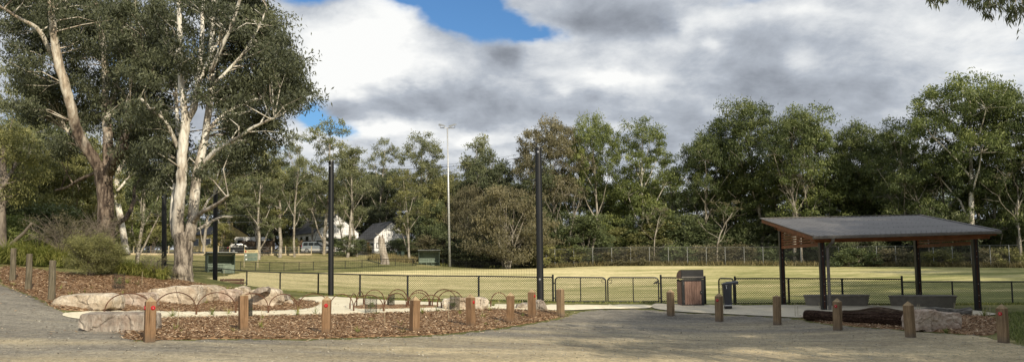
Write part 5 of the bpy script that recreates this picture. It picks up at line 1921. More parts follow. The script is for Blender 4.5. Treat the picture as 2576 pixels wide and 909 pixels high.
# ------------------------------------------------------------------ picnic shelter
SB = gp(2215, 777, 28.5)
sh = thing('picnic_shelter', 'open picnic shelter with a sloping grey corrugated roof, dark posts and red timber beams', 'shelter', SB)
S0 = Vector(SB)
FL, FR, BR, BL = P(2044, 592.5, 25.9), P(2513, 579, 26.5), P(2312, 540, 31.7), P(1913, 549, 31.0)


def rp(u, v, dz=0.0):
    return FL.lerp(FR, u).lerp(BL.lerp(BR, u), v) + Vector((0, 0, dz)) - S0


m = MB()
nu = 37 * 6
vs, fs = [], []
for lay in (0, 1):
    for i in range(nu + 1):
        h = .010 * math.sin(i / 6 * 2 * math.pi)
        for v in (0, .25, .5, .75, 1):
            vs.append(rp(i / nu, v, h - .022 * lay))
N1 = (nu + 1) * 5
for i in range(nu):
    for v in range(4):
        a = i * 5 + v
        fs.append((a, a + 5, a + 6, a + 1))
        fs.append((a + N1, a + 1 + N1, a + 6 + N1, a + 5 + N1))
    for v in (0, 4):
        a = i * 5 + v
        fs.append((a, a + 5, a + 5 + N1, a + N1))
for v in range(4):
    for i in (0, nu):
        a = i * 5 + v
        fs.append((a, a + 1, a + 1 + N1, a + N1))
m.add(vs, fs)
for v in (.05, .28, .5, .72, .95):
    for i in range(36):
        c = rp((i + .5) / 36, v, .02)
        m.box(c, (.016, .016, .012))
roof = m.build('roof', 'roof', sh, smooth=False)
m = MB()
for a, b in ((rp(0, 0, .012), rp(0, 1, .012)), (rp(1, 0, .012), rp(1, 1, .012)), (rp(0, 1, .018), rp(1, 1, .018))):
    m.bar(a, b, .10, .03)
m.build('edge_flashing', 'roof', roof)
m = MB()
a, b = rp(-.002, -.01, -.05), rp(1.002, -.01, -.05)
m.bar(a, b, .12, .11)
m.build('gutter', 'gutter', sh, bevel=.015)
posts = [gp(1970.5, 774, 30.1), gp(2072, 778.5, 26.5), gp(2460, 780.6, 26.8), gp(2313, 776, 30.4)]
pv = [(.055, .80), (.055, .11), (.90, .11), (.905, .78)]
PT = []
for b, (u, v) in zip(posts, pv):
    # head of each post: the roof plane above its foot, a little below the sheet
    nrm = (FR - FL).cross(BL - FL).normalized()
    z = FL.z - ((b.x - FL.x) * nrm.x + (b.y - FL.y) * nrm.y) / nrm.z
    top = Vector((b.x, b.y, z - .10))
    PT.append((Vector(b) - S0, top - S0))
    m = MB()
    m.box(((b.x, b.y, (b.z + top.z) / 2 - .05) - np.array(S0)).tolist(), (.17, .17, top.z - b.z + .1))
    po = m.build('post', 'black', sh, bevel=.006)
    m = MB()
    m.box((b.x - S0.x, b.y - .089 - S0.y, (b.z + top.z) / 2 - S0.z), (.05, .006, top.z - b.z - .2))
    m.build('timber_core', 'darkred', po)
    m = MB()
    for zz in (.35, .55, .95, 1.9, 2.1):
        m.tube([(b.x - S0.x, b.y - .091 - S0.y, b.z + zz - S0.z), (b.x - S0.x, b.y - .10 - S0.y, b.z + zz - S0.z)], .011, 6)
    m.build('bolt', 'silver', po)


def pl(x, y, dz):
    nrm = (FR - FL).cross(BL - FL).normalized()
    return Vector((x, y, FL.z - ((x - FL.x) * nrm.x + (y - FL.y) * nrm.y) / nrm.z + dz))


def timber(name, a, b, w, h, mat='redwood'):
    m = MB()
    m.bar(a - S0, b - S0, w, h)
    return m.build(name, mat, sh)


xl, xr = posts[1].x, posts[2].x
timber('front_beam', pl(FL.x + .25, posts[1].y - .12, -.22), pl(FR.x - .25, posts[2].y - .12, -.22), .06, .17)
timber('fascia', pl(FL.x + .05, FL.y + .10, -.13), pl(FR.x - .05, FR.y + .10, -.13), .035, .11)
timber('rear_beam', pl(BL.x + .3, posts[0].y + .12, -.25), pl(BR.x - .3, posts[3].y + .12, -.25), .06, .2)
timber('barge_board', pl(BL.x + .05, BL.y, -.10), pl(FL.x + .06, FL.y + .14, -.10), .04, .13)
timber('barge_board', pl(BR.x - .05, BR.y, -.10), pl(FR.x - .06, FR.y + .14, -.10), .04, .13)
for k in range(7):
    u = (k + .5) / 7
    a, b = FL.lerp(FR, u), BL.lerp(BR, u)
    timber('rafter', pl(a.x, a.y + .25, -.10), pl(b.x, b.y - .1, -.10), .05, .10)
timber('side_beam', pl(posts[0].x - .1, posts[0].y, -.26), pl(posts[1].x - .1, posts[1].y, -.20), .06, .22)
timber('side_beam', pl(posts[3].x + .1, posts[3].y, -.26), pl(posts[2].x + .1, posts[2].y, -.20), .06, .22)
# slatted infill under the left and right rafters
for (pa, pb, s) in ((posts[0], posts[1], 1), (posts[3], posts[2], -1)):
    m = MB()
    zb = 2.30
    hi, lo = pl(pa.x, pa.y, -.36).z, pl(pb.x, pb.y, -.30).z
    n = 7
    for k in range(n):
        z = zb + .06 + k * (hi - zb - .06) / n
        t = min(1.0, max(.05, (hi - z) / max(hi - lo, .01)))
        a = Vector((pa.x, pa.y - .09, z))
        b = Vector((pa.x, pa.y, z)).lerp(Vector((pb.x, pb.y, z)), t)
        b.y += .09 if t > .97 else 0
        m.bar(a - S0, b - S0, .035, .062)
    m.build('louvre_slats', 'redwood', sh)
    m = MB()
    m.bar(Vector((pa.x, pa.y - .09, zb)) - S0, Vector((pb.x, pb.y + .09, zb)) - S0, .07, .08)
    c = Vector((pa.x, pa.y, 0)).lerp(Vector((pb.x, pb.y, 0)), .45)
    m.bar(Vector((c.x, c.y, zb + .05)) - S0, Vector((c.x, c.y, lo + (hi - lo) * .5)) - S0, .05, .05)
    m.bar(Vector((pa.x, pa.y - .11, zb + .045)) - S0, Vector((pa.x, pa.y - .11, hi)) - S0, .05, .05)
    m.build('louvre_frame', 'redwood', sh)
m = MB()
b = posts[1]
g0 = pl(b.x + .17, FL.y, -.09)
m.tube([g0 - S0, g0 + Vector((0, .05, -.12)) - S0, Vector((b.x + .17, b.y - .10, g0.z - .30)) - S0, Vector((b.x + .17, b.y - .10, b.z)) - S0], .055, 10)
m.build('downpipe', 'gutter', sh)


def oval_bench(label, px0, px1, yt, yb, d, seed):
    b = gp((px0 + px1) / 2, yb, d)
    b.y += .55
    W, H = sz(px1 - px0, d) * 1.02, sz(yb - yt, d) * .96
    t = thing('oval_bench', label, 'bench', b, math.radians(-6 if seed else -8), 'oval cast benches under the shelter')

    def ring(sx, sy, z, n=40):
        o = []
        for k in range(n):
            a = 2 * math.pi * k / n
            c, s = math.cos(a), math.sin(a)
            o.append((sx * abs(c) ** .8 * (1 if c >= 0 else -1), sy * abs(s) ** .8 * (1 if s >= 0 else -1), z))
        return o
    for nm, rings in (('base', [(.91, .86, 0), (.955, .92, H * .5), (.98, .955, H - .07)]), ('seat', [(.985, .97, H - .065), (1.0, 1.0, H - .05), (1.0, 1.0, H - .015), (.985, .97, H)])):
        m = MB()
        n = 40
        vs, fs = [], []
        for (a, b2, z) in rings:
            vs += ring(W / 2 * a, .58 * b2, z, n)
        for i in range(len(rings) - 1):
            for k in range(n):
                fs.append((i * n + k, i * n + (k + 1) % n, (i + 1) * n + (k + 1) % n, (i + 1) * n + k))
        fs += [tuple(range(n)), tuple(range((len(rings) - 1) * n, len(rings) * n))]
        m.add(vs, fs)
        m.build(nm, 'bench_c', t, smooth=False)


oval_bench('left of the two grey oval benches under the shelter, behind the front post', 2042, 2198, 747, 778, 28.3, 0)
oval_bench('right of the two grey oval benches under the shelter, behind the grey weathered log', 2262, 2420, 744, 776, 28.3, 1)

# ------------------------------------------------------------------ bin enclosure
b = gp(1743, 769, 30.0)
t = thing('bin_enclosure', 'brown slatted bin enclosure with a curved black hood beside the gates', 'bin', b, math.radians(2))
W, D, H = .86, .72, 1.46
for x in (-W / 2, W / 2):
    MB().box((x, D / 2, .52), (.035, D - .06, .96)).build('side_panel', 'slat', t, bevel=.004)
m = MB()
for x in (-W / 2 + .03, W / 2 - .03):
    m.box((x * .965, -.025, .55), (.105, .06, 1.06))
    m.box((x, D, .55), (.07, .05, 1.06))
m.box((0, -.02, .05), (W - .13, .05, .09))
m.box((0, -.02, 1.055), (W - .13, .05, .09))
m.box((0, D, .55), (W - .06, .03, 1.0))
m.box((0, D / 2, .03), (W - .08, D, .04))
m.build('frame', 'black', t, bevel=.004)
prof = [(D + .03, 1.1), (D + .03, 1.16)]
for k in range(9):
    a = k / 8 * math.pi / 2
    prof.append((-.02 + (D + .05) * math.cos(a) * .98 + .0, 1.16 + .30 * math.sin(a)))
m = MB()
m.prism([(-.03, 1.105), (-.03, 1.17), (.05, 1.2), (.05, 1.41)] + [(-.02, 1.41), (-.02, 1.46)] + prof[2:][::-1][1:] + [(D + .03, 1.105)], W + .03, 'X')
m.build('hood', 'black', t)
for x in (-W / 2 - .018, W / 2 + .018):
    m = MB()
    m.prism([(.0, 1.11), (.0, 1.40)] + prof[2:][::-1][1:] + [(D + .03, 1.11)], .006, 'X', x)
    m.build('hood_side', 'slat', t)
MB().box((0, -.032, 1.17), (W, .01, .05)).build('hood_lip', 'gutter', t)
m = MB()
m.box((0, -.012, 1.305), (W + .02, .03, .21))
m.build('chute_flap', 'black', t)
dr = MB()
for k in range(7):
    x = -W / 2 + .145 + k * .0955
    dr.box((x, -.04, .55), (.091, .022, .90))
dr = dr.build('door', 'slat', t, bevel=.003)
m = MB()
m.box((-W / 2 + .088, -.045, .55), (.022, .03, .95))
m.box((W / 2 - .088, -.045, .55), (.022, .03, .95))
m.build('door_frame', 'black', dr)
m = MB()
for z in (.98, .12):
    for k in range(7):
        m.tube([(-W / 2 + .145 + k * .0955, -.051, z), (-W / 2 + .145 + k * .0955, -.056, z)], .008, 6)
m.build('screw', 'silver', dr)
m = MB()
m.box((W / 2 - .115, -.062, .57), (.05, .03, .14))
m.build('latch', 'black', dr)
m = MB()
m.tube([(W / 2 - .105, -.078, .57), (W / 2 - .105, -.085, .57)], .014, 8)
m.build('lock', 'silver', dr)
for z in (.22, .92):
    m = MB()
    m.tube([(-W / 2 + .065, -.045, z - .06), (-W / 2 + .065, -.045, z + .06)], .012, 6)
    m.build('hinge', 'silver', dr)

# ------------------------------------------------------------------ drinking fountain
b = gp(1832, 786, 28.4)
t = thing('drinking_fountain', 'dark blue-black drinking fountain with a wedge top overhanging to the right', 'fountain', b, math.radians(-4))
m = MB()
m.prism([(-.10, 0), (.15, 0), (.15, .60), (.17, 1.0), (-.17, .97), (-.15, .60)], .24, 'Y', .15)
m.build('column', 'fountain', t, bevel=.008)
m = MB()
m.add([(-.195, .01, .975), (.40, .03, 1.06), (.40, .27, 1.06), (-.195, .29, .975), (-.195, .01, .95), (.40, .03, .95), (.40, .27, .95), (-.195, .29, .95), (-.02, .15, 1.05), (.38, .15, 1.085)],
      [(0, 1, 9, 8), (1, 2, 9), (2, 3, 8, 9), (3, 0, 8), (4, 7, 6, 5), (0, 4, 5, 1), (1, 5, 6, 2), (2, 6, 7, 3), (3, 7, 4, 0)])
m.build('basin_top', 'fountain', t)
m = MB()
m.tube([(-.06, 0, .86), (-.06, -.07, .86), (-.06, -.085, .80)], .014, 8)
m.tube([(-.06, -.035, .86), (-.06, -.035, .91)], .01, 6)
m.box((-.06, -.035, .915), (.07, .02, .012))
m.build('tap', 'silver', t)
m = MB()
m.box((-.03, -.09, .18), (.26, .18, .035))
m.build('step', 'galv', t)
m = MB()
m.box((-.03, -.085, .08), (.24, .16, .16))
m.build('step_base', 'black', t)

# ------------------------------------------------------------------ slatted bench by the fence
b = gp(582, 729, 40)
t = thing('park_bench', 'dark slatted park bench facing the oval, behind the boulders', 'bench', b, math.radians(4))
W = sz(60, 40)
z0 = P(582, 722, 40).z - b.z
for k in range(3):
    m = MB()
    m.box((0, 0 + .04 * k, z0 + .08 + k * .155), (W, .035, .125))
    m.build('back_slat', 'benchwood', t, bevel=.006)
for k in range(3):
    m = MB()
    m.box((0, .16 + k * .14, z0 - .02), (W, .12, .035))
    m.build('seat_slat', 'benchwood', t, bevel=.006)
for x in (-W * .36, W * .36):
    m = MB()
    m.bar((x, .02, z0 - .05), (x, .12, z0 + .47), .05, .03)
    m.bar((x, .02, z0 - .05), (x, .52, z0 - .05), .05, .03)
    m.bar((x, .06, -.05), (x, .06, z0 - .04), .05, .05)
    m.bar((x, .48, -.05), (x, .48, z0 - .04), .05, .05)
    m.build('leg_frame', 'black', t)
for x in (-W / 2 - .03, W / 2 + .03):
    m = MB()
    m.tube([(x, .06, -.05), (x, .06, z0 + .2), (x, .16, z0 + .25), (x, .46, z0 + .25), (x, .54, z0 + .17), (x, .54, -.05)], .022, 6)
    m.build('armrest', 'black', t)


# ------------------------------------------------------------------ dugouts
def dugout(label, px, py, d, W, H, D, yaw, panels):
    b = gp(px, py, d)
    t = thing('dugout', label, 'dugout', b, yaw, 'green players dugouts')

    def sheetwall(name, a, b2, h0, h1):
        m = MB()
        a, b2 = Vector(a), Vector(b2)
        u = (b2 - a)
        L = u.length
        u.normalize()
        nrm = Vector((-u.y, u.x, 0))
        n = int(L / .05)
        vs = []
        for i in range(n + 1):
            s = i / n
            o = nrm * (.012 * math.sin(i * math.pi / 2))
            p = a + u * L * s + o
            vs += [p, p + Vector((0, 0, h0 + (h1 - h0) * s))]
        m.add(vs, [(2 * i, 2 * i + 2, 2 * i + 3, 2 * i + 1) for i in range(n)])
        return m.build(name, 'green', t)

    hb = H - .22
    sheetwall('back_wall', (-W / 2, D, 0), (W / 2, D, 0), hb, hb)
    sheetwall('side_wall', (-W / 2, 0, 0), (-W / 2, D, 0), H - .04, hb)
    sheetwall('side_wall', (W / 2, D, 0), (W / 2, 0, 0), hb, H - .04)
    m = MB()
    m.add([(-W / 2 - .15, -.55, H + .05), (W / 2 + .15, -.55, H + .05), (W / 2 + .15, D + .12, H - .20), (-W / 2 - .15, D + .12, H - .20)] +
          [(-W / 2 - .15, -.55, H + .10), (W / 2 + .15, -.55, H + .10), (W / 2 + .15, D + .12, H - .15), (-W / 2 - .15, D + .12, H - .15)],
          [(0, 3, 2, 1), (4, 5, 6, 7), (0, 1, 5, 4), (1, 2, 6, 5), (2, 3, 7, 6), (3, 0, 4, 7)])
    m.build('roof', 'roofgrey', t)
    for x in (-W / 2, W / 2):
        MB().box((x, -.02, (H - .02) / 2), (.07, .07, H - .02)).build('post', 'green_d', t)
    m = MB()
    m.box((0, D - .3, .46), (W - .1, .34, .05))
    m.box((0, D - .06, .95), (W - .1, .035, .16))
    for k in range(4):
        m.box((-W / 2 + .3 + k * (W - .6) / 3, D - .3, .22), (.06, .28, .44))
    m.build('bench', 'green', t)
    if panels:
        m = MB()
        m.box((W * .28, -.03, .42), (W * .44, .04, .84))
        m.build('front_panel', 'green', t)
    return t


dugout('green corrugated dugout at the left, half behind the second net pole', 556, 687.5, 77, 2.6, 2.05, 1.5, math.radians(32), True)
dugout('green corrugated dugout in the middle across the oval, facing the camera', 1079, 673.5, 112.5, 3.0, 2.2, 1.35, math.radians(6), False)

# ------------------------------------------------------------------ sign board by the bank
b = gp(631, 676, 97)
t = thing('notice_board', 'green notice board with a cream heading panel on two posts below the road', 'sign', b, math.radians(4))
W = sz(33, 97)
zt, zm, zb = [P(631, y, 97).z - b.z for y in (627.5, 635, 655)]
for x in (-W / 2 - .02, W / 2 + .02):
    MB().box((x, 0, zt / 2 - .1), (.08, .08, zt + .2)).build('post', 'palepost', t)
m = MB()
m.box((0, -.06, (zm + zb) / 2), (W, .04, zm - zb))
m.build('board', 'green', t)
hd = MB().box((0, -.065, (zt + zm) / 2), (W, .05, zt - zm)).build('heading_panel', 'creamsign', t)
m = MB()
m.box((-W * .40, -.093, (zt + zm) / 2), (.16, .006, .22))
m.build('emblem', 'red', hd)
m = MB()
for k, (h, w) in enumerate([(.14, .07), (.16, .06), (.14, .08), (.15, .06), (.14, .07), (.16, .06), (.14, .07)]):
    m.box((-W * .20 + k * .13, -.093, (zt + zm) / 2), (w, .006, h))
m.build('lettering', 'rust', hd)
m = MB()
m.box((-W * .38, -.084, zm - .28), (.24, .006, .16))
m.box((-W * .34, -.084, zb + .2), (.2, .006, .16))
m.build('notice', 'white', t)
m = MB()
m.bar((-W / 2, -.085, (zm + zb) / 2 - .04), (W / 2, -.085, (zm + zb) / 2 + .02), .012, .02)
m.build('trim', 'palepost', t)

# ------------------------------------------------------------------ road fence on the bank
rx = [289, 336, 379, 424, 470, 515, 549, 577.5, 615, 647, 683, 718, 751.5, 783, 815, 841, 866]
rf = []
for i, px in enumerate(rx):
    rf.append(gp(px, 640, 117.5 + i * .12))
t = thing('road_fence', 'post-and-wire road fence with pale posts and a low sleeper edge on top of the bank', 'fence', rf[0])
o0 = Vector(rf[0])
for i, p in enumerate(rf):
    MB().box((p - o0 + Vector((0, 0, .62))), (.13, .13, 1.6), rz=.1).build('post', 'palepost' if i not in (2, 15, 16) else 'brownfence', t)
for z in (.5, .75, 1.0, 1.25):
    m = MB()
    m.tube([p - o0 + Vector((0, -.07, z)) for p in rf], .013, 4)
    m.build('wire', 'galv', t)
m = MB()
for a, b in zip(rf[:-4], rf[1:-3]):
    m.bar(a - o0 + Vector((0, -.12, .12)), b - o0 + Vector((0, -.12, .12)), .07, .26)
m.build('sleeper_edge', 'palepost', t)

# stump, utility box, yucca
b = gp(966, 657, 108)
t = thing('dead_stump', 'tall broken dead tree stump on the bank in front of the right white house', 'stump', b)
m = MB()
rg = random.Random(4)
h = P(957, 588, 108).z - b.z
k_ = h / 4
m.tube([(.12, 0, -.3), (.08, 0, .3), (-.02, 0, 1.0 * k_), (-.25, 0, 1.8 * k_), (-.38, 0, 2.6 * k_), (-.42, 0, 3.3 * k_), (-.45, 0, 3.6 * k_)], [.78, .64, .56, .52, .48, .44, .30], 14, True, .12, rg)
m.tube([(-.62, 0, 3.3 * k_), (-.72, 0, 3.7 * k_)], [.22, .08], 7, True, .1, rg)
m.tube([(-.3, .1, 3.3 * k_), (-.28, .1, 4.0 * k_)], [.22, .05], 7, True, .1, rg)
m.build('trunk', 'stump', t, smooth=False)
m = MB()
c0 = Vector((-.2, 0, 3.2 * k_))
m.tube([c0, c0 + Vector((-.5, 0, .7)), c0 + Vector((-1.1, 0, 1.0))], [.07, .05, .02], 5)
m.build('branch', 'stump', t)
b = gp(1008, 652, 119)
t = thing('wheelie_bin', 'dark green bin standing on the verge right of the dead stump', 'bin', b)
MB().box((0, 0, .62), (1.05, .8, 1.25)).build('body', 'green_d', t, bevel=.05)
MB().box((0, -.02, 1.30), (1.15, .9, .10)).build('lid', 'green_d', t, bevel=.03)
b = gp(929, 632, 126)
tuft('yucca', 'spiky yellow-green yucca in front of the orange door', b.x, b.y, 400, 70, 1.9, .16, 'bladedry', None, 'plant', .1, .5)


# ------------------------------------------------------------------ cars
def car(name, label, px, py, d, yaw, paint, low, lower, cabin, L, Wd, wheels, wr, glass, extras):
    b = gp(px, py, d)
    t = thing(name, label, 'car', b, yaw)
    m = MB()
    m.prism(lower, Wd, 'Y')
    m.build('body', paint, t, bevel=.03)
    m = MB()
    n = len(cabin)
    vs = [(x, -Wd / 2 * (1 if z < cabin[0][1] + .05 else .84), z) for x, z in cabin] + [(x, Wd / 2 * (1 if z < cabin[0][1] + .05 else .84), z) for x, z in cabin]
    m.add(vs, [tuple(range(n)), tuple(range(n, 2 * n))] + [(i, (i + 1) % n, (i + 1) % n + n, i + n) for i in range(n)])
    m.build('cabin', paint, t)
    for gl in glass:
        for s in (-1, 1):
            m = MB()
            zs_ = [z for _, z in cabin]
            z0, z1 = min(zs_), max(zs_)

            def yy(z):
                return s * (Wd / 2 * (1 - .16 * min(1, max(0, (z - z0 - .05) / (z1 - z0 - .05)))) + .012)
            m.add([(x, yy(z), z) for x, z in gl], [tuple(range(len(gl)))])
            m.build('window', 'glass', t)
    if low:
        m = MB()
        m.prism(low, Wd + .03, 'Y')
        m.build('lower_trim', 'carlow', t)
    for x in wheels:
        for s in (-1, 1):
            y = s * (Wd / 2 - .10)
            m = MB()
            m.tube([(x, y - .12, wr), (x, y - .09, wr), (x, y + .09, wr), (x, y + .12, wr)], [wr * .9, wr, wr, wr * .9], 20)
            w = m.build('wheel', 'tyre', t)
            m = MB()
            m.tube([(x, y + s * .121, wr), (x, y + s * .135, wr)], [wr * .62, wr * .5], 12)
            m.build('rim', 'silver', w)
    extras(t, L, Wd)
    return t


def ex_suv(t, L, Wd):
    m = MB()
    m.tube([(-L / 2 - .02, 0, .95), (-L / 2 - .24, 0, .95)], [.37, .35], 18)
    m.build('spare_wheel', 'tyre', t)
    for s in (-.6, .6):
        m = MB()
        m.tube([(-1.9, s, 1.93), (.2, s, 1.93)], .03, 6)
        for x in (-1.8, -.8, .1):
            m.tube([(x, s, 1.84), (x, s, 1.93)], .025, 5)
        m.build('roof_rack', 'black', t)
    for s in (-.7, .7):
        m = MB()
        m.box((L / 2 + .0, s, .88), (.06, .38, .2))
        m.build('headlight', 'silver', t)
        m = MB()
        m.box((-L / 2, s * 1.12, 1.05), (.05, .16, .45))
        m.build('tail_light', 'red', t)
        m = MB()
        m.box((1.0, s * 1.42, 1.22), (.12, .18, .18))
        m.build('mirror', 'black', t)
    m = MB()
    m.box((L / 2 + .04, 0, .52), (.12, 1.75, .26))
    m.build('bumper', 'carlow', t)


low = [(-2.3, .42), (-2.3, 1.06), (-2.2, 1.12), (1.0, 1.12), (1.35, 1.09), (2.2, .98), (2.32, .85), (2.32, .42)]
cab = [(-2.24, 1.10), (1.15, 1.10), (.45, 1.80), (.2, 1.86), (-2.05, 1.86), (-2.18, 1.7)]
gls = [[(-2.0, 1.22), (-1.25, 1.22), (-1.25, 1.72), (-1.98, 1.72)], [(-1.15, 1.22), (-.3, 1.22), (-.3, 1.72), (-1.15, 1.72)], [(-.2, 1.22), (.88, 1.22), (.42, 1.70), (-.2, 1.72)]]
car('parked_car', 'silver-blue four-wheel-drive wagon with pale lower panels parked behind the road fence', 797, 640, 124, math.radians(-4), 'carbody',
    [(-2.33, .36), (-2.33, .68), (2.34, .68), (2.36, .36)], low, cab, 4.6, 1.82, (-1.4, 1.42), .40, gls, ex_suv)


def ex_hatch(t, L, Wd):
    for s in (-.65, .65):
        m = MB()
        m.box((-L / 2 - .0, s, .86), (.07, .4, .16))
        m.build('tail_light', 'red', t)
    m = MB()
    m.add([(-2.06, -.6, .98), (-2.06, .6, .98), (-1.62, .55, 1.38), (-1.62, -.55, 1.38)], [(0, 1, 2, 3)])
    m.build('rear_window', 'glass', t)


low = [(-2.1, .35), (-2.12, .8), (-2.05, .95), (.9, .95), (1.95, .78), (2.1, .6), (2.1, .35)]
cab = [(-2.0, .94), (1.05, .94), (.25, 1.42), (-.1, 1.48), (-1.2, 1.48), (-1.7, 1.38)]
gls = [[(-1.55, 1.02), (-.55, 1.02), (-.55, 1.38), (-1.35, 1.36)], [(-.45, 1.02), (.7, 1.02), (.2, 1.34), (-.45, 1.39)]]
car('parked_car', 'black hatchback parked behind the road fence beside the cream house', 607, 639, 124, math.radians(25), 'cardark', None, low, cab, 4.2, 1.76, (-1.28, 1.3), .32, gls, ex_hatch)


# ------------------------------------------------------------------ houses beyond the road
def house(name, label, px, py, d, w, eave, ridge, ln, yaw, wallm, roofm, wins, over=.35, gable=True):
    """gable end at local y=0 facing -y; wins: (face, a0, a1, z0, z1, material)"""
    b = gp(px, py, d)
    t = thing(name, label, 'house', b, yaw)
    m = MB()
    m.prism([(-w / 2, -.5), (w / 2, -.5), (w / 2, eave), (0, ridge), (-w / 2, eave)], ln, 'Y', ln / 2)
    m.build('wall', wallm, t)
    m = MB()
    sl = (ridge - eave) / (w / 2)
    for s in (-1, 1):
        x0, x1 = 0, s * (w / 2 + over)
        z0, z1 = ridge + .05, ridge + .05 - sl * (w / 2 + over)
        q = [(x0, z0), (x1, z1), (x1, z1 + .14), (x0, z0 + .14)]
        m.prism(q, ln + 2 * .12, 'Y', ln / 2)
    r = m.build('roof', roofm, t)
    for (f, a0, a1, z0, z1, mat, fr) in wins:
        q = MB()
        if f == 'F':
            c, dm = ((a0 + a1) / 2, -.03, (z0 + z1) / 2), (a1 - a0, .06, z1 - z0)
            c2, dm2 = (c[0], -.065, c[2]), (dm[0] - .18, .02, dm[2] - .18)
        else:
            sx = -1 if f == 'L' else 1
            c, dm = (sx * (w / 2 + .03), (a0 + a1) / 2, (z0 + z1) / 2), (.06, a1 - a0, z1 - z0)
            c2, dm2 = (sx * (w / 2 + .065), c[1], c[2]), (.02, dm[1] - .18, dm[2] - .18)
        q.box(c, dm)
        if fr:
            o = q.build('window', fr, t)
            MB().box(c2, dm2).build('pane', mat, o)
        else:
            q.build('door', mat, t)
    return t


house('house', 'white house with steep charcoal gable, orange door and black window behind the dead stump', 985, 634, 134, 6.6, 2.9, 5.8, 8.5, math.radians(33), 'white', 'rooftile',
      [('F', -2.9, .1, 1.2, 2.1, 'white', 'black'), ('L', .4, 1.6, 1.2, 2.1, 'glass', 'black'), ('L', 2.1, 3.3, .2, 2.3, 'orange', None), ('L', 5.2, 6.6, .9, 2.1, 'glass', 'black')])
house('house', 'long white house with a wide charcoal roof behind the silver-blue wagon', 847, 636, 137, 8.4, 3.4, 6.6, 16, math.radians(36), 'white', 'rooftile',
      [('L', 3, 4.2, 1.5, 2.8, 'glass', 'black'), ('L', 6, 7, 1.5, 2.8, 'glass', 'black'), ('L', 8.5, 9.6, 1.5, 2.8, 'glass', 'black'), ('L', 12, 13, 1.5, 2.8, 'glass', 'black'), ('F', -1.2, 1.2, 1.2, 2.4, 'glass', 'black')])
house('house', 'cream house with a low dark roof at the left behind the black hatchback', 585, 630, 136, 7.0, 2.9, 4.4, 9, math.radians(62), 'cream', 'rooftile',
      [('L', 1.5, 3.6, .9, 2.2, 'glass', 'white'), ('L', 4.6, 6.2, .9, 2.2, 'glass', 'white'), ('F', -1.0, 1.4, .9, 2.2, 'glass', 'white')])
house('house', 'small house with a white timbered gable peeping over the bushes by the light tower', 1128, 632, 165, 6.4, 5.7, 7.6, 8, math.radians(8), 'white', 'roofgrey',
      [('F', -1.8, -1.6, 5.6, 6.3, 'rooftile', 'rooftile'), ('F', -.1, .1, 5.6, 7.0, 'rooftile', 'rooftile'), ('F', 1.6, 1.8, 5.6, 6.3, 'rooftile', 'rooftile')])
house('house', 'house with a pale grey roof glimpsed through the trees left of the shelter', 1725, 648, 150, 9, 5.2, 8.6, 10, math.radians(75), 'brownfence', 'roofgrey', [('L', 2, 4, 3.0, 4.2, 'glass', 'white'), ('L', 6, 8, 3.0, 4.2, 'glass', 'white')])
house('shed', 'small grey-roofed shed barely visible under the trees right of the right net pole', 1470, 648, 150, 4.5, 3.2, 4.8, 5, math.radians(20), 'roofgrey', 'roofgrey', [('F', -.7, .7, .2, 2.2, 'brownfence', None)])
# chimney, caravan, palings
b = gp(577, 625, 134.5)
MB().box((0, 0, 2.6), (.8, .8, 6.0)).build('chimney', 'cream', None, loc=b)
o = bpy.data.objects['chimney']
tag(o, 'cream chimney stack at the left end of the cream house', 'chimney')
b = gp(630, 633, 129)
t = thing('caravan', 'white ribbed caravan parked behind the black hatchback', 'caravan', b, math.radians(-4))
m = MB()
m.prism([(-2.4, .6), (-2.3, .45), (2.2, .45), (2.4, .7), (2.35, 2.2), (2.1, 2.5), (-2.2, 2.5), (-2.4, 2.2)], 2.1, 'Y')
m.build('body', 'white', t, bevel=.04)
for x in (-1.4, .3):
    m = MB()
    m.box((x, -1.06, 1.7), (.9, .03, .55))
    m.build('window', 'glass', t)
for s in (-1.06, 1.06):
    m = MB()
    m.tube([(.1, s * .9 - .08, .32), (.1, s * .9 + .08, .32)], .32, 14)
    m.build('wheel', 'tyre', t)
for (x0, x1, yb, d, h, lab) in [(602, 690, 634, 126.8, 1.9, 'brown paling fence behind the street gums, in front of the caravan'), (722, 790, 634, 128.5, 2.0, 'brown paling fence in front of the long white house')]:
    A_, B_ = gp(x0, yb, d), gp(x1, yb, d + .6)
    t = thing('paling_fence', lab, 'fence', A_)
    e = B_ - A_
    n = int(e.length / .14)
    m = MB()
    for k in range(n):
        c = e * ((k + .5) / n)
        m.box((c.x, c.y, c.z + h / 2 + .02 * math.sin(k * 5.1)), (.132, .02, h))
    m.build('palings', 'brownfence', t)
    m = MB()
    for z in (.4, h - .3):
        m.bar(Vector((0, .05, z)), e + Vector((0, .05, z)), .04, .09)
    m.build('rail', 'brownfence', t)

# magpie on the grass
b = gp(1650, 681, 72)
bm_ = bpy.data.meshes.new('bird')
vv = [(0, 0, .16), (.05, 0, .19), (.10, 0, .24), (.135, 0, .27), (.19, 0, .265), (-.08, 0, .13), (-.2, 0, .08), (.01, .03, .10), (.015, .03, 0), (.01, -.03, .10), (.015, -.03, 0)]
bm_.from_pydata([(x * 1.5, y * 1.5, z * 1.5) for x, y, z in vv], [(0, 1), (1, 2), (2, 3), (3, 4), (0, 5), (5, 6), (0, 7), (7, 8), (0, 9), (9, 10)], [])
bo = bpy.data.objects.new('bird', bm_)
COL.objects.link(bo)
bo.location = b
md = bo.modifiers.new('skin', 'SKIN')
rad = [.075, .07, .045, .042, .008, .055, .018, .012, .007, .012, .007]
for i, r in enumerate(rad):
    bm_.skin_vertices[0].data[i].radius = (r * 1.5, r * 1.5)
bm_.skin_vertices[0].data[0].use_root = True
bo.modifiers.new('sub', 'SUBSURF').levels = 1
bm_.materials.append(MT['bird'])
tag(bo, 'small dark bird standing on the grass of the oval beyond the gates', 'bird')

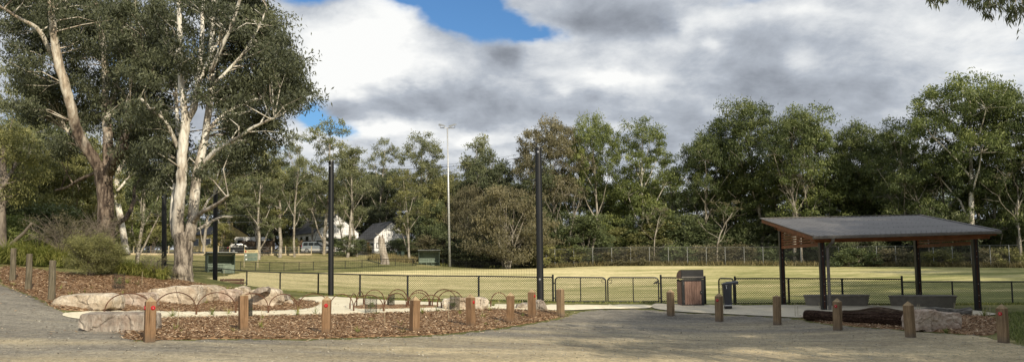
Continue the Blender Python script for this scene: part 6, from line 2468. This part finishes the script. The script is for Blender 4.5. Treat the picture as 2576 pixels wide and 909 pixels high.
# ------------------------------------------------------------------ sky and sun
SUN_EL, SUN_AZ = math.radians(29), math.atan2(.50, -.866)
w = bpy.data.worlds.new('World')
scene.world = w
w.use_nodes = True
nt = w.node_tree
nt.nodes.clear()
L = nt.links
sky = nt.nodes.new('ShaderNodeTexSky')
sky.sky_type = 'NISHITA'
sky.sun_disc = False
sky.sun_elevation = SUN_EL
sky.sun_rotation = SUN_AZ
sky.air_density = 1.3
sky.dust_density = .4
sky.ozone_density = 2.0
tc = nt.nodes.new('ShaderNodeTexCoord')
sx = nt.nodes.new('ShaderNodeSeparateXYZ')
L.new(tc.outputs['Generated'], sx.inputs[0])
X, Y, Z = sx.outputs
yc = math_(nt, 'MAXIMUM', Y, .08)
U_, V_ = math_(nt, 'DIVIDE', X, yc), math_(nt, 'DIVIDE', Z, yc)
uv = nt.nodes.new('ShaderNodeCombineXYZ')
L.new(U_, uv.inputs[0])
L.new(V_, uv.inputs[1])
zp = math_(nt, 'ADD', math_(nt, 'MAXIMUM', Z, 0), .34)
pc = nt.nodes.new('ShaderNodeCombineXYZ')
L.new(math_(nt, 'DIVIDE', X, zp), pc.inputs[0])
L.new(math_(nt, 'DIVIDE', Y, zp), pc.inputs[1])
PC = pc.outputs[0]
front_ = nt.nodes.new('ShaderNodeMapRange')
front_.inputs[1].default_value, front_.inputs[2].default_value = .05, .3
L.new(Y, front_.inputs[0])
# ragged edges: the cloud field is pushed about by a second noise
wn = nt.nodes.new('ShaderNodeTexNoise')
wn.inputs['Scale'].default_value = 1.6
wn.inputs['Detail'].default_value = 6
wn.inputs['Roughness'].default_value = .62
L.new(PC, wn.inputs['Vector'])
wsub = nt.nodes.new('ShaderNodeVectorMath')
wsub.operation = 'SUBTRACT'
L.new(wn.outputs['Color'], wsub.inputs[0])
wsub.inputs[1].default_value = (.5, .5, .5)
wmul = nt.nodes.new('ShaderNodeVectorMath')
wmul.operation = 'MULTIPLY'
L.new(wsub.outputs[0], wmul.inputs[0])
wmul.inputs[1].default_value = (.22, .11, 0)
wadd = nt.nodes.new('ShaderNodeVectorMath')
L.new(uv.outputs[0], wadd.inputs[0])
L.new(wmul.outputs[0], wadd.inputs[1])
UVW = wadd.outputs[0]


def blobs(lst):
    tot = None
    for (px, py, rx_, ry_, amp) in lst:
        v = ray(px, py)
        u0, v0 = v.x / v.y, v.z / v.y
        s = nt.nodes.new('ShaderNodeVectorMath')
        s.operation = 'SUBTRACT'
        L.new(UVW, s.inputs[0])
        s.inputs[1].default_value = (u0, v0, 0)
        k = nt.nodes.new('ShaderNodeVectorMath')
        k.operation = 'MULTIPLY'
        L.new(s.outputs[0], k.inputs[0])
        k.inputs[1].default_value = (F / rx_, F / ry_, 0)
        dd = nt.nodes.new('ShaderNodeVectorMath')
        dd.operation = 'DOT_PRODUCT'
        L.new(k.outputs[0], dd.inputs[0])
        L.new(k.outputs[0], dd.inputs[1])
        e = math_(nt, 'EXPONENT', math_(nt, 'MULTIPLY', dd.outputs['Value'], -1.0))
        e = math_(nt, 'MULTIPLY', e, amp)
        tot = e if tot is None else math_(nt, 'ADD', tot, e)
    return math_(nt, 'MULTIPLY', tot, front_.outputs[0])


gaps = blobs([(1040, -5, 110, 40, .9), (1090, 25, 90, 50, 1.0), (1150, 60, 80, 40, .7), (1130, 40, 95, 55, .5), (1230, 85, 90, 45, 1.0), (1350, 100, 75, 26, 1.0), (1290, 60, 60, 30, .5), (1020, 0, 60, 30, .8), (1185, 0, 70, 40, .8), (760, 6, 70, 26, 1.0), (800, 262, 40, 34, 1.0), (850, 292, 40, 20, .8), (752, 330, 26, 10, .4),
              (560, 120, 120, 120, .7), (330, 150, 80, 120, .7), (180, 215, 50, 40, .6), (1900, -5, 120, 20, .5), (60, 310, 60, 30, .5), (690, 360, 60, 20, .4)])
shade = blobs([(930, 60, 110, 90, .42), (880, 175, 130, 70, .42), (760, 120, 80, 60, .18), (1020, 190, 120, 30, .28), (930, 296, 130, 22, .46), (1180, 322, 160, 26, .30), (1560, 188, 110, 24, .42), (1660, 90, 70, 60, .22),
               (1700, 50, 40, 30, .25), (1760, 95, 25, 16, .25), (2480, 60, 160, 60, .26), (2560, 150, 120, 60, .2), (2050, 25, 160, 22, .22), (1790, 30, 90, 30, .2), (2000, 150, 60, 40, .14), (1420, 215, 30, 12, .2), (1560, 300, 40, 20, .12), (730, 330, 60, 25, .30), (860, 345, 60, 20, .22),
               (1560, 30, 130, 55, -.34), (1430, 60, 90, 30, -.22), (1640, 55, 60, 40, -.10), (1265, 150, 55, 28, -.34), (1060, 245, 190, 30, -.24), (870, 250, 60, 30, -.16), (1330, 270, 220, 36, -.16), (1960, 205, 240, 40, -.20), (1880, 300, 260, 46, -.22),
               (1560, 250, 160, 26, -.14), (2200, 250, 200, 60, -.16), (1880, 110, 120, 50, -.10), (2330, 150, 120, 40, -.08), (1650, 345, 160, 26, -.12), (1230, 355, 160, 12, -.08)])


def fbm(vec, scale, det, rough, dist=0.0, off=None):
    if off:
        a = nt.nodes.new('ShaderNodeVectorMath')
        L.new(vec, a.inputs[0])
        a.inputs[1].default_value = off
        vec = a.outputs[0]
    n = nt.nodes.new('ShaderNodeTexNoise')
    n.inputs['Scale'].default_value = scale
    n.inputs['Detail'].default_value = det
    n.inputs['Roughness'].default_value = rough
    n.inputs['Distortion'].default_value = dist
    L.new(vec, n.inputs['Vector'])
    return n.outputs[0]


big = fbm(PC, 2.3, 11, .60, .15)
lit = fbm(PC, 2.3, 11, .60, .15, (.06, -.10, 0))
detail0 = fbm(PC, 2.6, 10, .66, .2)
cov = math_(nt, 'SUBTRACT', math_(nt, 'MULTIPLY_ADD', detail0, 1.3, math_(nt, 'MULTIPLY_ADD', big, 1.5, -.42)), math_(nt, 'MULTIPLY', gaps, 1.15))
cm = nt.nodes.new('ShaderNodeMapRange')
cm.interpolation_type = 'SMOOTHSTEP'
cm.inputs[1].default_value, cm.inputs[2].default_value = -.05, .78
L.new(cov, cm.inputs[0])
detail = fbm(PC, 5.2, 10, .62, .2)
dlit = fbm(PC, 5.2, 10, .62, .2, (.03, -.05, 0))
br = math_(nt, 'ADD', math_(nt, 'MULTIPLY_ADD', math_(nt, 'SUBTRACT', big, lit), .95, .62), math_(nt, 'MULTIPLY', shade, 1.15))
br = math_(nt, 'ADD', br, math_(nt, 'MULTIPLY_ADD', detail, .58, -.29))
br = math_(nt, 'ADD', br, math_(nt, 'MULTIPLY', math_(nt, 'SUBTRACT', detail, dlit), .40))
br = math_(nt, 'ADD', br, math_(nt, 'MULTIPLY_ADD', big, -.5, .25))
K = 10.0
cl = ramp(nt, br, [tuple(c * K for c in q) for q in [(.19, .21, .245), (.32, .35, .40), (.47, .51, .57), (.74, .765, .79), (.98, .985, .97)]], [0, .28, .52, .76, 1.0])
skc = mix(nt, 1.0, sky.outputs[0], (.52, .80, 1.12), 'MULTIPLY')
fin = mix(nt, cm.outputs[0], skc, cl)
bg = nt.nodes.new('ShaderNodeBackground')
bg.inputs['Strength'].default_value = .1
L.new(fin, bg.inputs['Color'])
wo = nt.nodes.new('ShaderNodeOutputWorld')
L.new(bg.outputs[0], wo.inputs[0])

sd = bpy.data.lights.new('sun', 'SUN')
sd.energy = 5.0
sd.angle = math.radians(.5)
sd.color = (1.0, .885, .69)
so = bpy.data.objects.new('sun', sd)
COL.objects.link(so)
to_sun = Vector((math.sin(SUN_AZ) * math.cos(SUN_EL), math.cos(SUN_AZ) * math.cos(SUN_EL), math.sin(SUN_EL)))
so.rotation_euler = (-to_sun).to_track_quat('-Z', 'Y').to_euler()

scene.view_settings.view_transform = 'Standard'
scene.view_settings.look = 'None'
scene.view_settings.exposure = 0
scene.render.engine = 'CYCLES'
scene.cycles.max_bounces = 6
scene.cycles.transparent_max_bounces = 8
